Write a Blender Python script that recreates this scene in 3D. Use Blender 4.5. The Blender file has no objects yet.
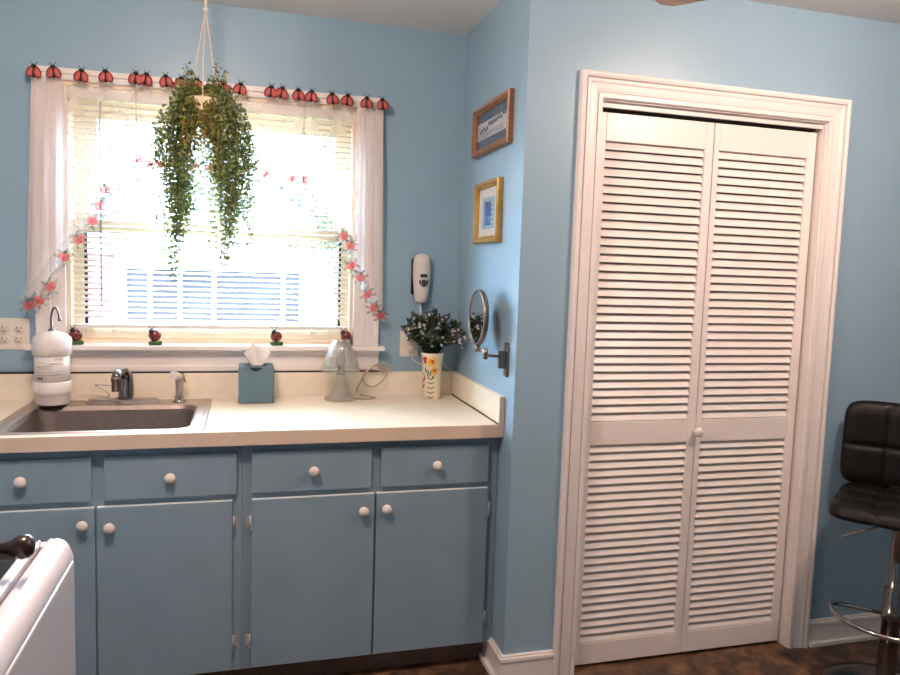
import bpy, math, random
from mathutils import Vector, Matrix, Euler
PI = math.pi
sin, cos = math.sin, math.cos
scene = bpy.context.scene
COL = scene.collection
random.seed(11)

# ------------------------------------------------------------------ materials
def lin(c):
    return tuple(((v/255)/12.92 if v/255 <= .04045 else ((v/255+.055)/1.055)**2.4) for v in c) + (1,)

def mat(name, rgb, rough=.5, metal=0, var=0, vscale=8, bump=0, bscale=60, spec=.5, coat=0, rgb2=None, detail=4, stretch=None):
    m = bpy.data.materials.new(name); m.use_nodes = True
    nt = m.node_tree; b = nt.nodes['Principled BSDF']
    b.inputs['Base Color'].default_value = lin(rgb)
    b.inputs['Roughness'].default_value = rough
    b.inputs['Metallic'].default_value = metal
    b.inputs['Specular IOR Level'].default_value = spec
    b.inputs['Coat Weight'].default_value = coat
    tc = nt.nodes.new('ShaderNodeTexCoord')
    src = tc.outputs['Object']
    if stretch:
        mp = nt.nodes.new('ShaderNodeMapping'); mp.inputs['Scale'].default_value = stretch
        nt.links.new(src, mp.inputs['Vector']); src = mp.outputs['Vector']
    if var or rgb2:
        n = nt.nodes.new('ShaderNodeTexNoise'); n.inputs['Scale'].default_value = vscale; n.inputs['Detail'].default_value = detail
        nt.links.new(src, n.inputs['Vector'])
        r = nt.nodes.new('ShaderNodeValToRGB'); r.color_ramp.elements[0].position = .32; r.color_ramp.elements[1].position = .68
        a = lin(rgb); c2 = lin(rgb2) if rgb2 else tuple(min(1, v*(1+var)) for v in a[:3])+(1,)
        r.color_ramp.elements[0].color = a if rgb2 else tuple(v*(1-var) for v in a[:3])+(1,)
        r.color_ramp.elements[1].color = c2
        nt.links.new(n.outputs['Fac'], r.inputs['Fac']); nt.links.new(r.outputs['Color'], b.inputs['Base Color'])
    if bump:
        n2 = nt.nodes.new('ShaderNodeTexNoise'); n2.inputs['Scale'].default_value = bscale; n2.inputs['Detail'].default_value = 3
        nt.links.new(src, n2.inputs['Vector'])
        bp = nt.nodes.new('ShaderNodeBump'); bp.inputs['Strength'].default_value = bump; bp.inputs['Distance'].default_value = .002
        nt.links.new(n2.outputs['Fac'], bp.inputs['Height']); nt.links.new(bp.outputs['Normal'], b.inputs['Normal'])
    return m

def emat(name, rgb, strength):
    m = bpy.data.materials.new(name); m.use_nodes = True
    b = m.node_tree.nodes['Principled BSDF']
    b.inputs['Base Color'].default_value = lin(rgb); b.inputs['Emission Color'].default_value = lin(rgb)
    b.inputs['Emission Strength'].default_value = strength
    return m

def sheer(name, rgb, opacity, transl=.5):
    m = bpy.data.materials.new(name); m.use_nodes = True
    nt = m.node_tree; nt.nodes.remove(nt.nodes['Principled BSDF']); out = nt.nodes['Material Output']
    t = nt.nodes.new('ShaderNodeBsdfTransparent')
    d = nt.nodes.new('ShaderNodeBsdfDiffuse'); d.inputs['Color'].default_value = lin(rgb)
    tl = nt.nodes.new('ShaderNodeBsdfTranslucent'); tl.inputs['Color'].default_value = lin(rgb)
    m1 = nt.nodes.new('ShaderNodeMixShader'); m1.inputs[0].default_value = transl
    nt.links.new(d.outputs[0], m1.inputs[1]); nt.links.new(tl.outputs[0], m1.inputs[2])
    m2 = nt.nodes.new('ShaderNodeMixShader')
    # fine weave, slightly uneven thread density
    tc = nt.nodes.new('ShaderNodeTexCoord'); n = nt.nodes.new('ShaderNodeTexNoise'); n.inputs['Scale'].default_value = 14
    nt.links.new(tc.outputs['Object'], n.inputs['Vector'])
    mr = nt.nodes.new('ShaderNodeMapRange'); mr.inputs['To Min'].default_value = opacity-.03; mr.inputs['To Max'].default_value = opacity+.03
    nt.links.new(n.outputs['Fac'], mr.inputs['Value']); nt.links.new(mr.outputs[0], m2.inputs[0])
    nt.links.new(t.outputs[0], m2.inputs[1]); nt.links.new(m1.outputs[0], m2.inputs[2])
    nt.links.new(m2.outputs[0], out.inputs['Surface'])
    return m

def glassy(name, rgb, gloss=.12, body=0, rough=.03, bump=0, bscale=90):
    """thin clear glass: mostly see-through, some mirror, optional milky body"""
    m = bpy.data.materials.new(name); m.use_nodes = True
    nt = m.node_tree; nt.nodes.remove(nt.nodes['Principled BSDF']); out = nt.nodes['Material Output']
    t = nt.nodes.new('ShaderNodeBsdfTransparent'); t.inputs['Color'].default_value = lin(rgb)
    g = nt.nodes.new('ShaderNodeBsdfGlossy'); g.inputs['Roughness'].default_value = rough
    mx = nt.nodes.new('ShaderNodeMixShader')
    fr = nt.nodes.new('ShaderNodeLayerWeight'); fr.inputs['Blend'].default_value = .35
    mr = nt.nodes.new('ShaderNodeMapRange'); mr.inputs['To Min'].default_value = gloss*.5; mr.inputs['To Max'].default_value = min(1, gloss*4)
    nt.links.new(fr.outputs['Facing'], mr.inputs['Value']); nt.links.new(mr.outputs[0], mx.inputs[0])
    nt.links.new(t.outputs[0], mx.inputs[1]); nt.links.new(g.outputs[0], mx.inputs[2])
    last = mx
    if bump:
        tc = nt.nodes.new('ShaderNodeTexCoord'); v = nt.nodes.new('ShaderNodeTexVoronoi'); v.inputs['Scale'].default_value = bscale
        nt.links.new(tc.outputs['Object'], v.inputs['Vector'])
        bp = nt.nodes.new('ShaderNodeBump'); bp.inputs['Strength'].default_value = bump; bp.inputs['Distance'].default_value = .003
        nt.links.new(v.outputs['Distance'], bp.inputs['Height']); nt.links.new(bp.outputs['Normal'], g.inputs['Normal'])
        nt.links.new(bp.outputs['Normal'], fr.inputs['Normal'])
    if body:
        d = nt.nodes.new('ShaderNodeBsdfDiffuse'); d.inputs['Color'].default_value = lin((235, 232, 222))
        m3 = nt.nodes.new('ShaderNodeMixShader'); m3.inputs[0].default_value = body
        nt.links.new(mx.outputs[0], m3.inputs[1]); nt.links.new(d.outputs[0], m3.inputs[2]); last = m3
    nt.links.new(last.outputs[0], out.inputs['Surface'])
    return m

def leafmat(name, rgb, rgb2, vs):
    m = mat(name, rgb, .55, rgb2=rgb2, vscale=vs); nt = m.node_tree; b = nt.nodes['Principled BSDF']; out = nt.nodes['Material Output']
    t = nt.nodes.new('ShaderNodeBsdfTranslucent'); x = nt.nodes.new('ShaderNodeMixShader'); x.inputs[0].default_value = .3
    src = b.inputs['Base Color'].links[0].from_socket; nt.links.new(src, t.inputs['Color'])
    nt.links.new(b.outputs[0], x.inputs[1]); nt.links.new(t.outputs[0], x.inputs[2]); nt.links.new(x.outputs[0], out.inputs['Surface'])
    return m

def floor_mat():
    m = mat('slate_vinyl', (92, 60, 42), .42, bump=.25, bscale=18)
    nt = m.node_tree; b = nt.nodes['Principled BSDF']; tc = nt.nodes.new('ShaderNodeTexCoord')
    n = nt.nodes.new('ShaderNodeTexNoise'); n.inputs['Scale'].default_value = 12; n.inputs['Detail'].default_value = 9; n.inputs['Roughness'].default_value = .7
    n.inputs['Distortion'].default_value = .5
    r = nt.nodes.new('ShaderNodeValToRGB'); cr = r.color_ramp
    cr.elements[0].position = .3; cr.elements[0].color = lin((40, 32, 28)); cr.elements[1].position = .72; cr.elements[1].color = lin((150, 122, 96))
    e = cr.elements.new(.45); e.color = lin((72, 54, 42)); e = cr.elements.new(.56); e.color = lin((112, 80, 58))
    nt.links.new(tc.outputs['Object'], n.inputs['Vector'])
    nt.links.new(n.outputs['Fac'], r.inputs['Fac']); nt.links.new(r.outputs['Color'], b.inputs['Base Color'])
    return m

def brick_mat(name, c1, c2, mortar, scale, rot=True):
    m = mat(name, c1, .8); nt = m.node_tree; b = nt.nodes['Principled BSDF']
    tc = nt.nodes.new('ShaderNodeTexCoord'); mp = nt.nodes.new('ShaderNodeMapping'); mp.inputs['Rotation'].default_value = (PI/2, 0, 0)
    br = nt.nodes.new('ShaderNodeTexBrick'); br.inputs['Scale'].default_value = scale
    br.inputs['Color1'].default_value = lin(c1); br.inputs['Color2'].default_value = lin(c2); br.inputs['Mortar'].default_value = lin(mortar)
    nt.links.new(tc.outputs['Object'], mp.inputs['Vector']); nt.links.new(mp.outputs['Vector'], br.inputs['Vector'])
    nt.links.new(br.outputs['Color'], b.inputs['Base Color'])
    return m

M = dict(
    wall=mat('blue_wall_paint', (149, 177, 195), .36, var=.02, vscale=5, bump=.22, bscale=170, spec=.5),
    ceil=mat('ceiling_paint', (232, 226, 222), .8, bump=.2, bscale=120),
    floor=floor_mat(),
    trim=mat('trim_paint', (242, 232, 227), .38, var=.015, vscale=9, bump=.05, bscale=60),
    door=mat('door_paint', (244, 234, 228), .34, var=.02, vscale=10, bump=.06, bscale=60),
    cab=mat('cabinet_paint', (132, 153, 167), .42, var=.04, vscale=6, bump=.12, bscale=110),
    cabin=mat('cabinet_inside', (70, 80, 88), .7),
    paleedge=mat('pale_edge_strip', (236, 238, 238), .5, var=.05, vscale=60),
    hinge=mat('hinge_metal', (196, 194, 192), .42, .4, var=.05),
    toe=mat('toe_board', (112, 84, 72), .6, var=.15, vscale=12),
    counter=mat('laminate', (247, 234, 214), .34, var=.03, vscale=22, bump=.03, bscale=200),
    counteredge=mat('laminate_edge', (214, 190, 168), .4, var=.03, vscale=14),
    seam=mat('dark_seam', (58, 48, 42), .7),
    knobs=mat('porcelain', (232, 222, 212), .18, var=.01, coat=.3),
    steel=mat('brushed_steel', (196, 184, 178), .36, .85, var=.06, vscale=30, stretch=(1, 12, 12)),
    steeldk=mat('worn_steel', (150, 136, 130), .42, .85, var=.08, vscale=30),
    chrome=mat('chrome', (190, 186, 184), .1, 1, var=.02),
    bronze=mat('dark_nickel', (136, 124, 114), .32, 1, var=.05),
    chromedk=mat('smoky_chrome', (132, 124, 120), .14, 1, var=.03),
    black=mat('black_plastic', (22, 20, 20), .4, var=.05),
    leather=mat('black_leatherette', (11, 7, 6), .48, var=.15, vscale=30, bump=.2, bscale=240, spec=.28),
    stitch=mat('seam_thread', (12, 9, 9), .6),
    plastic=mat('white_plastic', (236, 226, 220), .34, var=.012),
    pinkplastic=mat('off_white_plastic', (232, 220, 208), .35, var=.012),
    phone=mat('phone_plastic', (226, 216, 208), .3, var=.012),
    enamel=mat('white_enamel', (238, 230, 232), .16, var=.01, coat=.4),
    cooktop=mat('cooktop_glass', (26, 26, 30), .12),
    woodhandle=mat('dark_wood', (44, 22, 16), .28, var=.35, vscale=14, stretch=(2, 14, 14), coat=.4),
    pan=mat('pan_metal', (120, 112, 106), .3, 1, var=.05),
    tissuebox=mat('slate_blue_board', (92, 118, 132), .55, var=.03, vscale=30, bump=.15, bscale=260),
    tissue=mat('tissue_paper', (250, 240, 236), .9, var=.01),
    glass=glassy('window_glass', (250, 252, 255), .05),
    framefront=glassy('picture_glass', (250, 250, 250), .05),
    cut=glassy('pressed_glass', (232, 228, 222), .3, .16, .06, 1.0, 120),
    brass=mat('antique_brass', (84, 62, 46), .35, 1, var=.1),
    cord=mat('clear_cord', (186, 164, 140), .4, var=.05),
    whitecord=mat('white_cord', (232, 220, 208), .5, var=.03),
    twist=mat('twist_tie', (240, 236, 232), .5),
    vase=mat('cream_ceramic', (236, 220, 192), .22, var=.02, coat=.4),
    red=mat('bug_red', (196, 58, 52), .45, var=.12, vscale=60),
    pinkred=mat('bug_wing', (196, 92, 88), .55, var=.12, vscale=50),
    darkred=mat('bug_dark_red', (132, 30, 32), .3, var=.2, vscale=40, coat=.4),
    bugblack=mat('bug_black', (24, 18, 18), .45),
    leafgreen=mat('base_green', (52, 92, 44), .5, var=.2, vscale=40),
    yellow=mat('glaze_yellow', (236, 184, 40), .3, var=.08, vscale=60),
    orange=mat('glaze_orange', (200, 96, 30), .3),
    glazered=mat('glaze_red', (180, 46, 38), .3),
    glazegreen=mat('glaze_green', (40, 84, 50), .3),
    leafa=leafmat('leaf_green', (118, 130, 70), (166, 170, 102), 26),
    leafb=leafmat('leaf_deep', (84, 104, 60), (130, 146, 88), 26),
    leafy=leafmat('leaf_yellow', (150, 136, 66), (186, 162, 88), 26),
    stemg=mat('stem', (74, 70, 46), .6),
    rope=mat('hanger_cord', (222, 204, 186), .8, var=.05, vscale=80),
    pot=mat('pot_cream', (226, 208, 176), .5, var=.04),
    soil=mat('soil', (52, 40, 30), .9, var=.2, vscale=60),
    bleaf=mat('bouquet_leaf', (46, 58, 46), .5, rgb2=(84, 96, 72), vscale=40),
    lilac=mat('petal_lilac', (178, 172, 200), .6, rgb2=(128, 124, 168), vscale=60),
    blush=mat('petal_blush', (206, 186, 176), .6, rgb2=(228, 220, 214), vscale=60),
    wood=mat('picture_wood', (122, 74, 40), .35, rgb2=(158, 102, 58), vscale=10, stretch=(1, 2, 9), coat=.2),
    gold=mat('picture_gold', (176, 132, 62), .34, .55, rgb2=(206, 166, 96), vscale=18),
    mat_=mat('mount_board', (240, 226, 212), .8),
    artgrey=mat('art_grey', (70, 80, 104), .7, rgb2=(104, 114, 134), vscale=14),
    artmist=mat('art_mist', (232, 228, 224), .7, rgb2=(206, 208, 214), vscale=10),
    artdark=mat('art_ink', (34, 40, 62), .7),
    artpale=mat('art_pale_blue', (176, 200, 212), .7, var=.05),
    artblue=mat('art_blue', (64, 104, 176), .7, rgb2=(132, 176, 216), vscale=22),
    artdeep=mat('art_deep_blue', (44, 66, 136), .7, rgb2=(88, 120, 184), vscale=30),
    mirror=mat('mirror_silver', (236, 238, 240), .02, 1),
    lcd=mat('phone_lcd', (66, 70, 68), .25),
    keys=mat('phone_keys', (58, 60, 62), .45),
    sheer=sheer('sheer_voile', (252, 240, 236), .27),
    fold=sheer('gathered_voile', (252, 243, 240), .84, .55),
    border=sheer('printed_voile', (238, 238, 234), .2),
    motifg=sheer('print_green', (120, 146, 130), .5),
    motifr=sheer('print_red', (222, 104, 100), .78),
    motifk=sheer('print_ink', (84, 74, 88), .7),
    slat=mat('blind_slat', (240, 232, 222), .45, var=.01),
    slatcord=mat('blind_cord', (226, 214, 200), .7),
    wand=glassy('wand_plastic', (196, 190, 188), .2, .35),
    gasket=mat('gasket', (30, 26, 28), .7),
    sash=mat('sash_paint', (240, 218, 190), .42, var=.03, vscale=12),
    siding=mat('white_siding', (226, 224, 226), .7, var=.03, vscale=3),
    pinkbrick=brick_mat('pink_brick', (128, 58, 70), (112, 48, 60), (150, 100, 104), 4),
    extglass=mat('far_window', (44, 43, 52), .5, spec=.08, rgb2=(62, 61, 70), vscale=1.3),
    roof=mat('grey_shingle', (206, 202, 200), .85, var=.1, vscale=9),
    grass=mat('lawn', (150, 160, 120), .9, rgb2=(180, 184, 150), vscale=5, bump=.5, bscale=30),
    bark=mat('bark', (80, 72, 64), .9, var=.2, vscale=14),
    tleaf=mat('tree_leaf', (58, 70, 44), .7, rgb2=(88, 100, 66), vscale=3),
    fanblade=mat('fan_blade', (236, 208, 192), .45, rgb2=(222, 190, 172), vscale=8, stretch=(1, 8, 8)),
    fanmetal=mat('fan_metal', (96, 78, 64), .35, 1),
    lampglow=emat('lamp_bowl', (255, 226, 196), 6),
    closet=mat('closet_paint', (60, 56, 54), .8),
    ink=mat('print_ink_grey', (140, 132, 138), .6),
)

# ------------------------------------------------------------------ mesh builder
class MB:
    def __init__(s): s.v = []; s.f = []; s.m = []; s.sm = []
    def add(s, vs, fs, mi=0, smooth=False):
        o = len(s.v); s.v += [Vector(p) for p in vs]
        for f in fs: s.f.append([o+i for i in f]); s.m.append(mi); s.sm.append(smooth)
        return s
    def box(s, x0, x1, y0, y1, z0, z1, mi=0):
        vs = [(x, y, z) for x in (x0, x1) for y in (y0, y1) for z in (z0, z1)]
        return s.add(vs, [(0, 1, 3, 2), (4, 6, 7, 5), (0, 4, 5, 1), (2, 3, 7, 6), (0, 2, 6, 4), (1, 5, 7, 3)], mi)
    def obox(s, c, size, rot, mi=0):
        R = rot if isinstance(rot, Matrix) else Euler(rot).to_matrix()
        a, b, d = size[0]/2, size[1]/2, size[2]/2
        vs = [Vector(c)+R @ Vector((x, y, z)) for x in (-a, a) for y in (-b, b) for z in (-d, d)]
        return s.add(vs, [(0, 1, 3, 2), (4, 6, 7, 5), (0, 4, 5, 1), (2, 3, 7, 6), (0, 2, 6, 4), (1, 5, 7, 3)], mi)
    def lathe(s, prof, c=(0, 0, 0), n=24, axis=(0, 0, 1), mi=0, smooth=True, cap=True, wave=None):
        q = Vector((0, 0, 1)).rotation_difference(Vector(axis).normalized()).to_matrix(); c = Vector(c); vs = []; fs = []
        for (r, z) in prof:
            for k in range(n):
                a = 2*PI*k/n; rr = r*(wave(a, z) if wave else 1)
                vs.append(c+q @ Vector((rr*cos(a), rr*sin(a), z)))
        for i in range(len(prof)-1):
            for k in range(n):
                k2 = (k+1) % n; fs.append((i*n+k, i*n+k2, (i+1)*n+k2, (i+1)*n+k))
        s.add(vs, fs, mi, smooth)
        if cap:
            o = len(s.v)-len(vs)
            if prof[0][0] > 1e-5: s.f.append([o+k for k in range(n)][::-1]); s.m.append(mi); s.sm.append(False)
            if prof[-1][0] > 1e-5: s.f.append([o+(len(prof)-1)*n+k for k in range(n)]); s.m.append(mi); s.sm.append(False)
        return s
    def cyl(s, p0, p1, r0, r1=None, n=16, mi=0):
        p0 = Vector(p0); p1 = Vector(p1); return s.lathe([(r0, 0), (r1 if r1 is not None else r0, (p1-p0).length)], p0, n, p1-p0, mi)
    def ball(s, c, r, n=14, mi=0, sc=(1, 1, 1), rot=None):
        c = Vector(c); vs = []; fs = []; h = max(5, n//2)
        for i in range(h+1):
            t = PI*i/h
            for k in range(n):
                a = 2*PI*k/n; p = Vector((r*sc[0]*sin(t)*cos(a), r*sc[1]*sin(t)*sin(a), r*sc[2]*cos(t)))
                if rot is not None: p = rot @ p
                vs.append(c+p)
        for i in range(h):
            for k in range(n): fs.append((i*n+k, (i+1)*n+k, (i+1)*n+(k+1) % n, i*n+(k+1) % n))
        return s.add(vs, fs, mi, True)
    def tube(s, pts, r, n=8, mi=0, closed=False, rad=None):
        P = [Vector(p) for p in pts]; N = len(P); vs = []; fs = []; prev = None
        for i, p in enumerate(P):
            a = P[(i-1) % N] if (i > 0 or closed) else p; b = P[(i+1) % N] if (i < N-1 or closed) else p
            t = (b-a); t = t.normalized() if t.length > 1e-9 else Vector((0, 0, 1))
            if prev is None:
                u = t.orthogonal().normalized()
            else:
                u = prev-t*prev.dot(t); u = u.normalized() if u.length > 1e-6 else t.orthogonal().normalized()
            prev = u; w = t.cross(u); rr = rad[i] if rad else r
            for k in range(n):
                an = 2*PI*k/n; vs.append(p+u*rr*cos(an)+w*rr*sin(an))
        for i in range(N if closed else N-1):
            j = (i+1) % N
            for k in range(n): fs.append((i*n+k, i*n+(k+1) % n, j*n+(k+1) % n, j*n+k))
        if not closed: fs += [tuple(range(n))[::-1], tuple((N-1)*n+k for k in range(n))]
        return s.add(vs, fs, mi, True)
    def prism(s, poly, fr, ext, mi=0, smooth=False):
        """poly: 2D points, fr: function (a,b)->Vector, ext: extrusion vector"""
        A = [Vector(fr(a, b)) for a, b in poly]; e = Vector(ext); n = len(A)
        vs = A+[p+e for p in A]
        s.add(vs, [tuple(range(n))[::-1], tuple(range(n, 2*n))], mi)
        return s.add(vs, [(i, (i+1) % n, n+(i+1) % n, n+i) for i in range(n)], mi, smooth)
    def grid(s, P, mi=0, smooth=True):
        r, c = len(P), len(P[0]); vs = [p for row in P for p in row]
        return s.add(vs, [(i*c+j, i*c+j+1, (i+1)*c+j+1, (i+1)*c+j) for i in range(r-1) for j in range(c-1)], mi, smooth)
    def build(s, name, mats, parent=None, bevel=0, seg=2, label=None, sub=0, solid=0):
        if not isinstance(mats, (list, tuple)): mats = [mats]
        off = Vector((0, 0, 0)); p = parent
        while p is not None: off += p.location; p = p.parent
        me = bpy.data.meshes.new(name); me.from_pydata([v-off for v in s.v], [], s.f)
        for k in mats: me.materials.append(M[k] if isinstance(k, str) else k)
        me.polygons.foreach_set('material_index', s.m); me.polygons.foreach_set('use_smooth', s.sm); me.update()
        o = bpy.data.objects.new(name, me); COL.objects.link(o)
        if parent is not None: o.parent = parent
        if solid: md = o.modifiers.new('thickness', 'SOLIDIFY'); md.thickness = solid; md.offset = 0
        if bevel: md = o.modifiers.new('bevel', 'BEVEL'); md.width = bevel; md.segments = seg; md.limit_method = 'ANGLE'; md.angle_limit = .7
        if sub: md = o.modifiers.new('smooth', 'SUBSURF'); md.levels = sub; md.render_levels = sub
        if label: o['label'] = label
        return o

def tag(o, label, cat, group=None, kind=None):
    o['label'] = label; o['category'] = cat
    if group: o['group'] = group
    if kind: o['kind'] = kind
    return o
def thing(name, loc, label, cat, group=None, kind=None):
    o = bpy.data.objects.new(name, None); COL.objects.link(o); o.location = loc; o.empty_display_size = .05
    return tag(o, label, cat, group, kind)
def copy_tree(o, parent=None):
    c = o.copy(); COL.objects.link(c)
    if parent is not None: c.parent = parent
    for ch in list(o.children): copy_tree(ch, c)
    return c
def spline(pts, k=8):
    """Catmull-Rom through points"""
    P = [Vector(p) for p in pts]; P = [P[0]*2-P[1]]+P+[P[-1]*2-P[-2]]; out = []
    for i in range(1, len(P)-2):
        for j in range(k):
            t = j/k; a, b, c, d = P[i-1:i+3]
            out.append(.5*((2*b)+(c-a)*t+(2*a-5*b+4*c-d)*t*t+(3*b-a-3*c+d)*t**3))
    out.append(P[-2]); return out
def interp(tab, x):
    if x <= tab[0][0]: return tab[0][1]
    for (a, b), (c, d) in zip(tab, tab[1:]):
        if x <= c: return b+(d-b)*(x-a)/(c-a)
    return tab[-1][1]

# ------------------------------------------------------------------ room shell
H = 2.4346; YD = -.7275; XL, XR, YF = -2.6, 2.6, -4.4
WX0, WX1, WZ0, WZ1 = -1.535, -.455, 1.10, 2.10
def struct(name, mb, m, label, cat, bevel=0, parent=None):
    o = mb.build(name, m, parent, bevel); 
    return tag(o, label, cat, kind='structure')
struct('floor', MB().box(XL-.1, XR+.1, YF-.1, .1, -.1, 0), 'floor', 'mottled brown slate look vinyl floor', 'floor')
struct('ceiling', MB().box(XL-.1, XR+.1, YF-.1, .1, H, H+.1), 'ceil', 'off-white ceiling over the kitchen', 'ceiling')
b = MB()
b.box(XL-.1, WX0, 0, .1, 0, H); b.box(WX1, XR+.1, 0, .1, 0, H); b.box(WX0, WX1, 0, .1, 0, WZ0); b.box(WX0, WX1, 0, .1, WZ1, H)
struct('wall_back', b, 'wall', 'light blue wall around the kitchen window above the counter', 'wall')
struct('wall_right', MB().box(0, .1, YD+.1, 0, 0, H), 'wall', 'short light blue wall at the end of the counter with two framed pictures', 'wall')
DX0, DX1, DZ = .271, 1.199, 2.046
b = MB(); b.box(0, DX0, YD, YD+.1, 0, H); b.box(DX1, XR+.1, YD, YD+.1, 0, H); b.box(DX0, DX1, YD, YD+.1, DZ, H)
struct('wall_closet', b, 'wall', 'grey blue wall around the louvered closet doors', 'wall')
struct('wall_left', MB().box(XL-.1, XL, YF, 0, 0, H), 'wall', 'blue wall on the left beyond the stove', 'wall')
struct('wall_front', MB().box(XL-.1, XR+.1, YF-.1, YF, 0, H), 'wall', 'blue wall behind the camera', 'wall')
struct('wall_east', MB().box(XR, XR+.1, YF, 0, 0, H), 'wall', 'blue wall on the far right beyond the bar stool', 'wall')

# baseboards with a moulded cap and a shoe strip
def bb(name, x0, x1, label):
    b = MB(); y = YD
    b.box(x0, x1, y-.012, y, 0, .082); b.box(x0, x1, y-.016, y, .082, .098); b.box(x0, x1, y-.010, y, .098, .106)
    b.box(x0, x1, y-.028, y-.012, 0, .018)
    struct(name, b, 'trim', label, 'baseboard', .003)
b = MB()
b.box(-.014, .1875, YD-.014, YD, 0, .084); b.box(-.018, .1875, YD-.018, YD, .084, .1); b.box(-.011, .1875, YD-.011, YD, .1, .108)
b.box(-.014, 0, YD, -.53, 0, .084); b.box(-.018, 0, YD, -.6, .084, .1); b.box(-.011, 0, YD, -.6, .1, .108)
b.box(-.03, -.014, YD-.01, -.54, 0, .02)
struct('baseboard_left', b, 'trim', 'cream baseboard wrapping the wall corner left of the closet doors', 'baseboard', .003)
bb('baseboard_right', 1.2885, XR, 'cream baseboard along the blue wall behind the bar stool')

# door casing : mitred moulding swept round the opening
def casing(name, x0, x1, z0, z1, y, prof, label, m='trim'):
    b = MB(); rows = []
    for (w, t) in prof:
        rows.append([(x0-w, y-t, z0), (x0-w, y-t, z1+w), (x1+w, y-t, z1+w), (x1+w, y-t, z0)])
    n = len(prof)
    for k in range(3):
        for i in range(n):
            j = (i+1) % n
            b.add([rows[i][k], rows[j][k], rows[j][k+1], rows[i][k+1]], [(0, 1, 2, 3)])
    b.add([rows[i][0] for i in range(n)], [tuple(range(n))]); b.add([rows[i][3] for i in range(n)], [tuple(range(n))[::-1]])
    return struct(name, b, m, label, 'door trim')
PR = [(0, 0), (0, .011), (.003, .014), (.016, .014), (.0165, .006), (.0195, .006), (.020, .011), (.03, .013), (.046, .015), (.052, .018), (.06, .019), (.0615, .009), (.0645, .009), (.066, .021), (.074, .024), (.081, .023), (.085, .018), (.085, 0)]
casing('trim_1', DX0, DX1, 0, DZ, YD, PR, 'moulded cream casing around the louvered closet doors')
b = MB(); b.box(DX0-.0, DX0+.004, YD-.001, YD+.1, 0, DZ); b.box(DX1-.004, DX1, YD-.001, YD+.1, 0, DZ); b.box(DX0, DX1, YD-.001, YD+.1, DZ-.004, DZ); b.box(DX0+.004, DX1-.004, YD+.016, YD+.026, DZ-.022, DZ-.004)  # last box: head strip added to stand in for the lit soffit
struct('trim_2', b, 'trim', 'cream jamb lining inside the closet door opening', 'door trim')
b = MB(); b.box(DX0+.01, DX1-.01, YD+.045, YD+.075, 2.022, 2.04)
struct('trim_3', b, 'closet', 'dark sliding track above the closet doors', 'door track')

# bifold louvered closet door
door = thing('door_1', (.735, -.693, 0), 'white bifold closet door with two louvered panels and one round knob', 'closet door', kind='structure')
def leaf(x0, x1, lx0, lx1):
    yf, yb = -.693, -.665
    b = MB(); z0, z1 = .012, 2.012
    b.box(x0, lx0, yf, yb, z0, z1); b.box(lx1, x1, yf, yb, z0, z1)
    b.box(lx0, lx1, yf, yb, 1.916, z1); b.box(lx0, lx1, yf, yb, .84, .925); b.box(lx0, lx1, yf, yb, z0, .094)
    p = b.build('door_panel', 'door', door, .002)
    for (a, c, n) in ((.925, 1.916, 33), (.094, .84, 25)):
        s = MB(); pitch = (c-a)/n; th = math.atan2(.015, .0272)
        for i in range(n):
            z = a+pitch*(i+.5)
            s.obox(((lx0+lx1)/2, -.682, z), (lx1-lx0, .0045, .0300), (-th, 0, 0))
        s.build('louver_slats', 'door', p, .0018)
    return p
leaf(.276, .741, .312, .708)
p = leaf(.7445, 1.186, .767, 1.15)
MB().lathe([(.006, 0), (.006, .012), (.011, .016), (.0165, .022), (.0185, .029), (.0165, .035), (.009, .039), (0, .040)], (.738, -.693, .883), 20, (0, -1, 0)).build('door_knob', 'trim', p)

# ------------------------------------------------------------------ window
win = thing('window_1', (-.995, 0, 1.10), 'double hung kitchen window in a cream painted frame above the sink', 'window', kind='structure')
b = MB()
for (x0, x1) in ((-1.637, WX0), (WX1, -.348)):
    b.box(x0, x1, -.016, 0, 1.125, 2.098); b.box(x0 if x0 < -1 else x1-.018, (x0+.018) if x0 < -1 else x1, -.022, 0, 1.125, 2.098)
    b.box(x0+.035, x0+.05, -.019, 0, 1.125, 2.098)
b.box(-1.637, -.348, -.018, 0, 2.098, 2.118); b.box(-1.637, -.348, -.026, 0, 2.118, 2.138)
b.build('window_casing', 'trim', win, .002)
b = MB()
for x0, x1 in ((WX0, WX0+.015), (WX1-.015, WX1)): b.box(x0, x1, 0, .13, 1.142, 2.085)
b.box(WX0, WX1, 0, .13, 2.085, 2.1); b.box(WX0, WX1, .04, .13, 1.10, 1.142)
b.build('window_jamb', 'sash', win)
b = MB(); b.box(-1.67, -.327, -.065, .05, 1.108, 1.126)
b.build('window_stool', 'trim', win, .004, 3)
b = MB(); b.box(-1.645, -.345, -.018, 0, 1.04, 1.108); b.box(-1.645, -.345, -.024, 0, 1.022, 1.046); b.box(-1.645, -.345, -.03, 0, 1.090, 1.108)
b.build('window_apron', 'trim', win, .003)
def sash(name, y, z0, z1, gx0, gx1, gz0, gz1, gasket):
    b = MB(); x0, x1 = WX0+.015, WX1-.015
    b.box(x0, gx0, y, y+.035, z0, z1); b.box(gx1, x1, y, y+.035, z0, z1)
    b.box(gx0, gx1, y, y+.035, z0, gz0); b.box(gx0, gx1, y, y+.035, gz1, z1)
    o = b.build(name, 'sash', win, .003)
    MB().box(gx0, gx1, y+.015, y+.019, gz0, gz1).build('glass_pane', 'glass', o)
    if gasket:
        for xx in (gx0, gx1-.012): MB().box(xx, xx+.012, y+.004, y+.015, gz0, gz1).build('gasket_strip', 'gasket', o)
sash('lower_sash', .05, 1.142, 1.60, -1.484, -.501, 1.20, 1.558, True)
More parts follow.
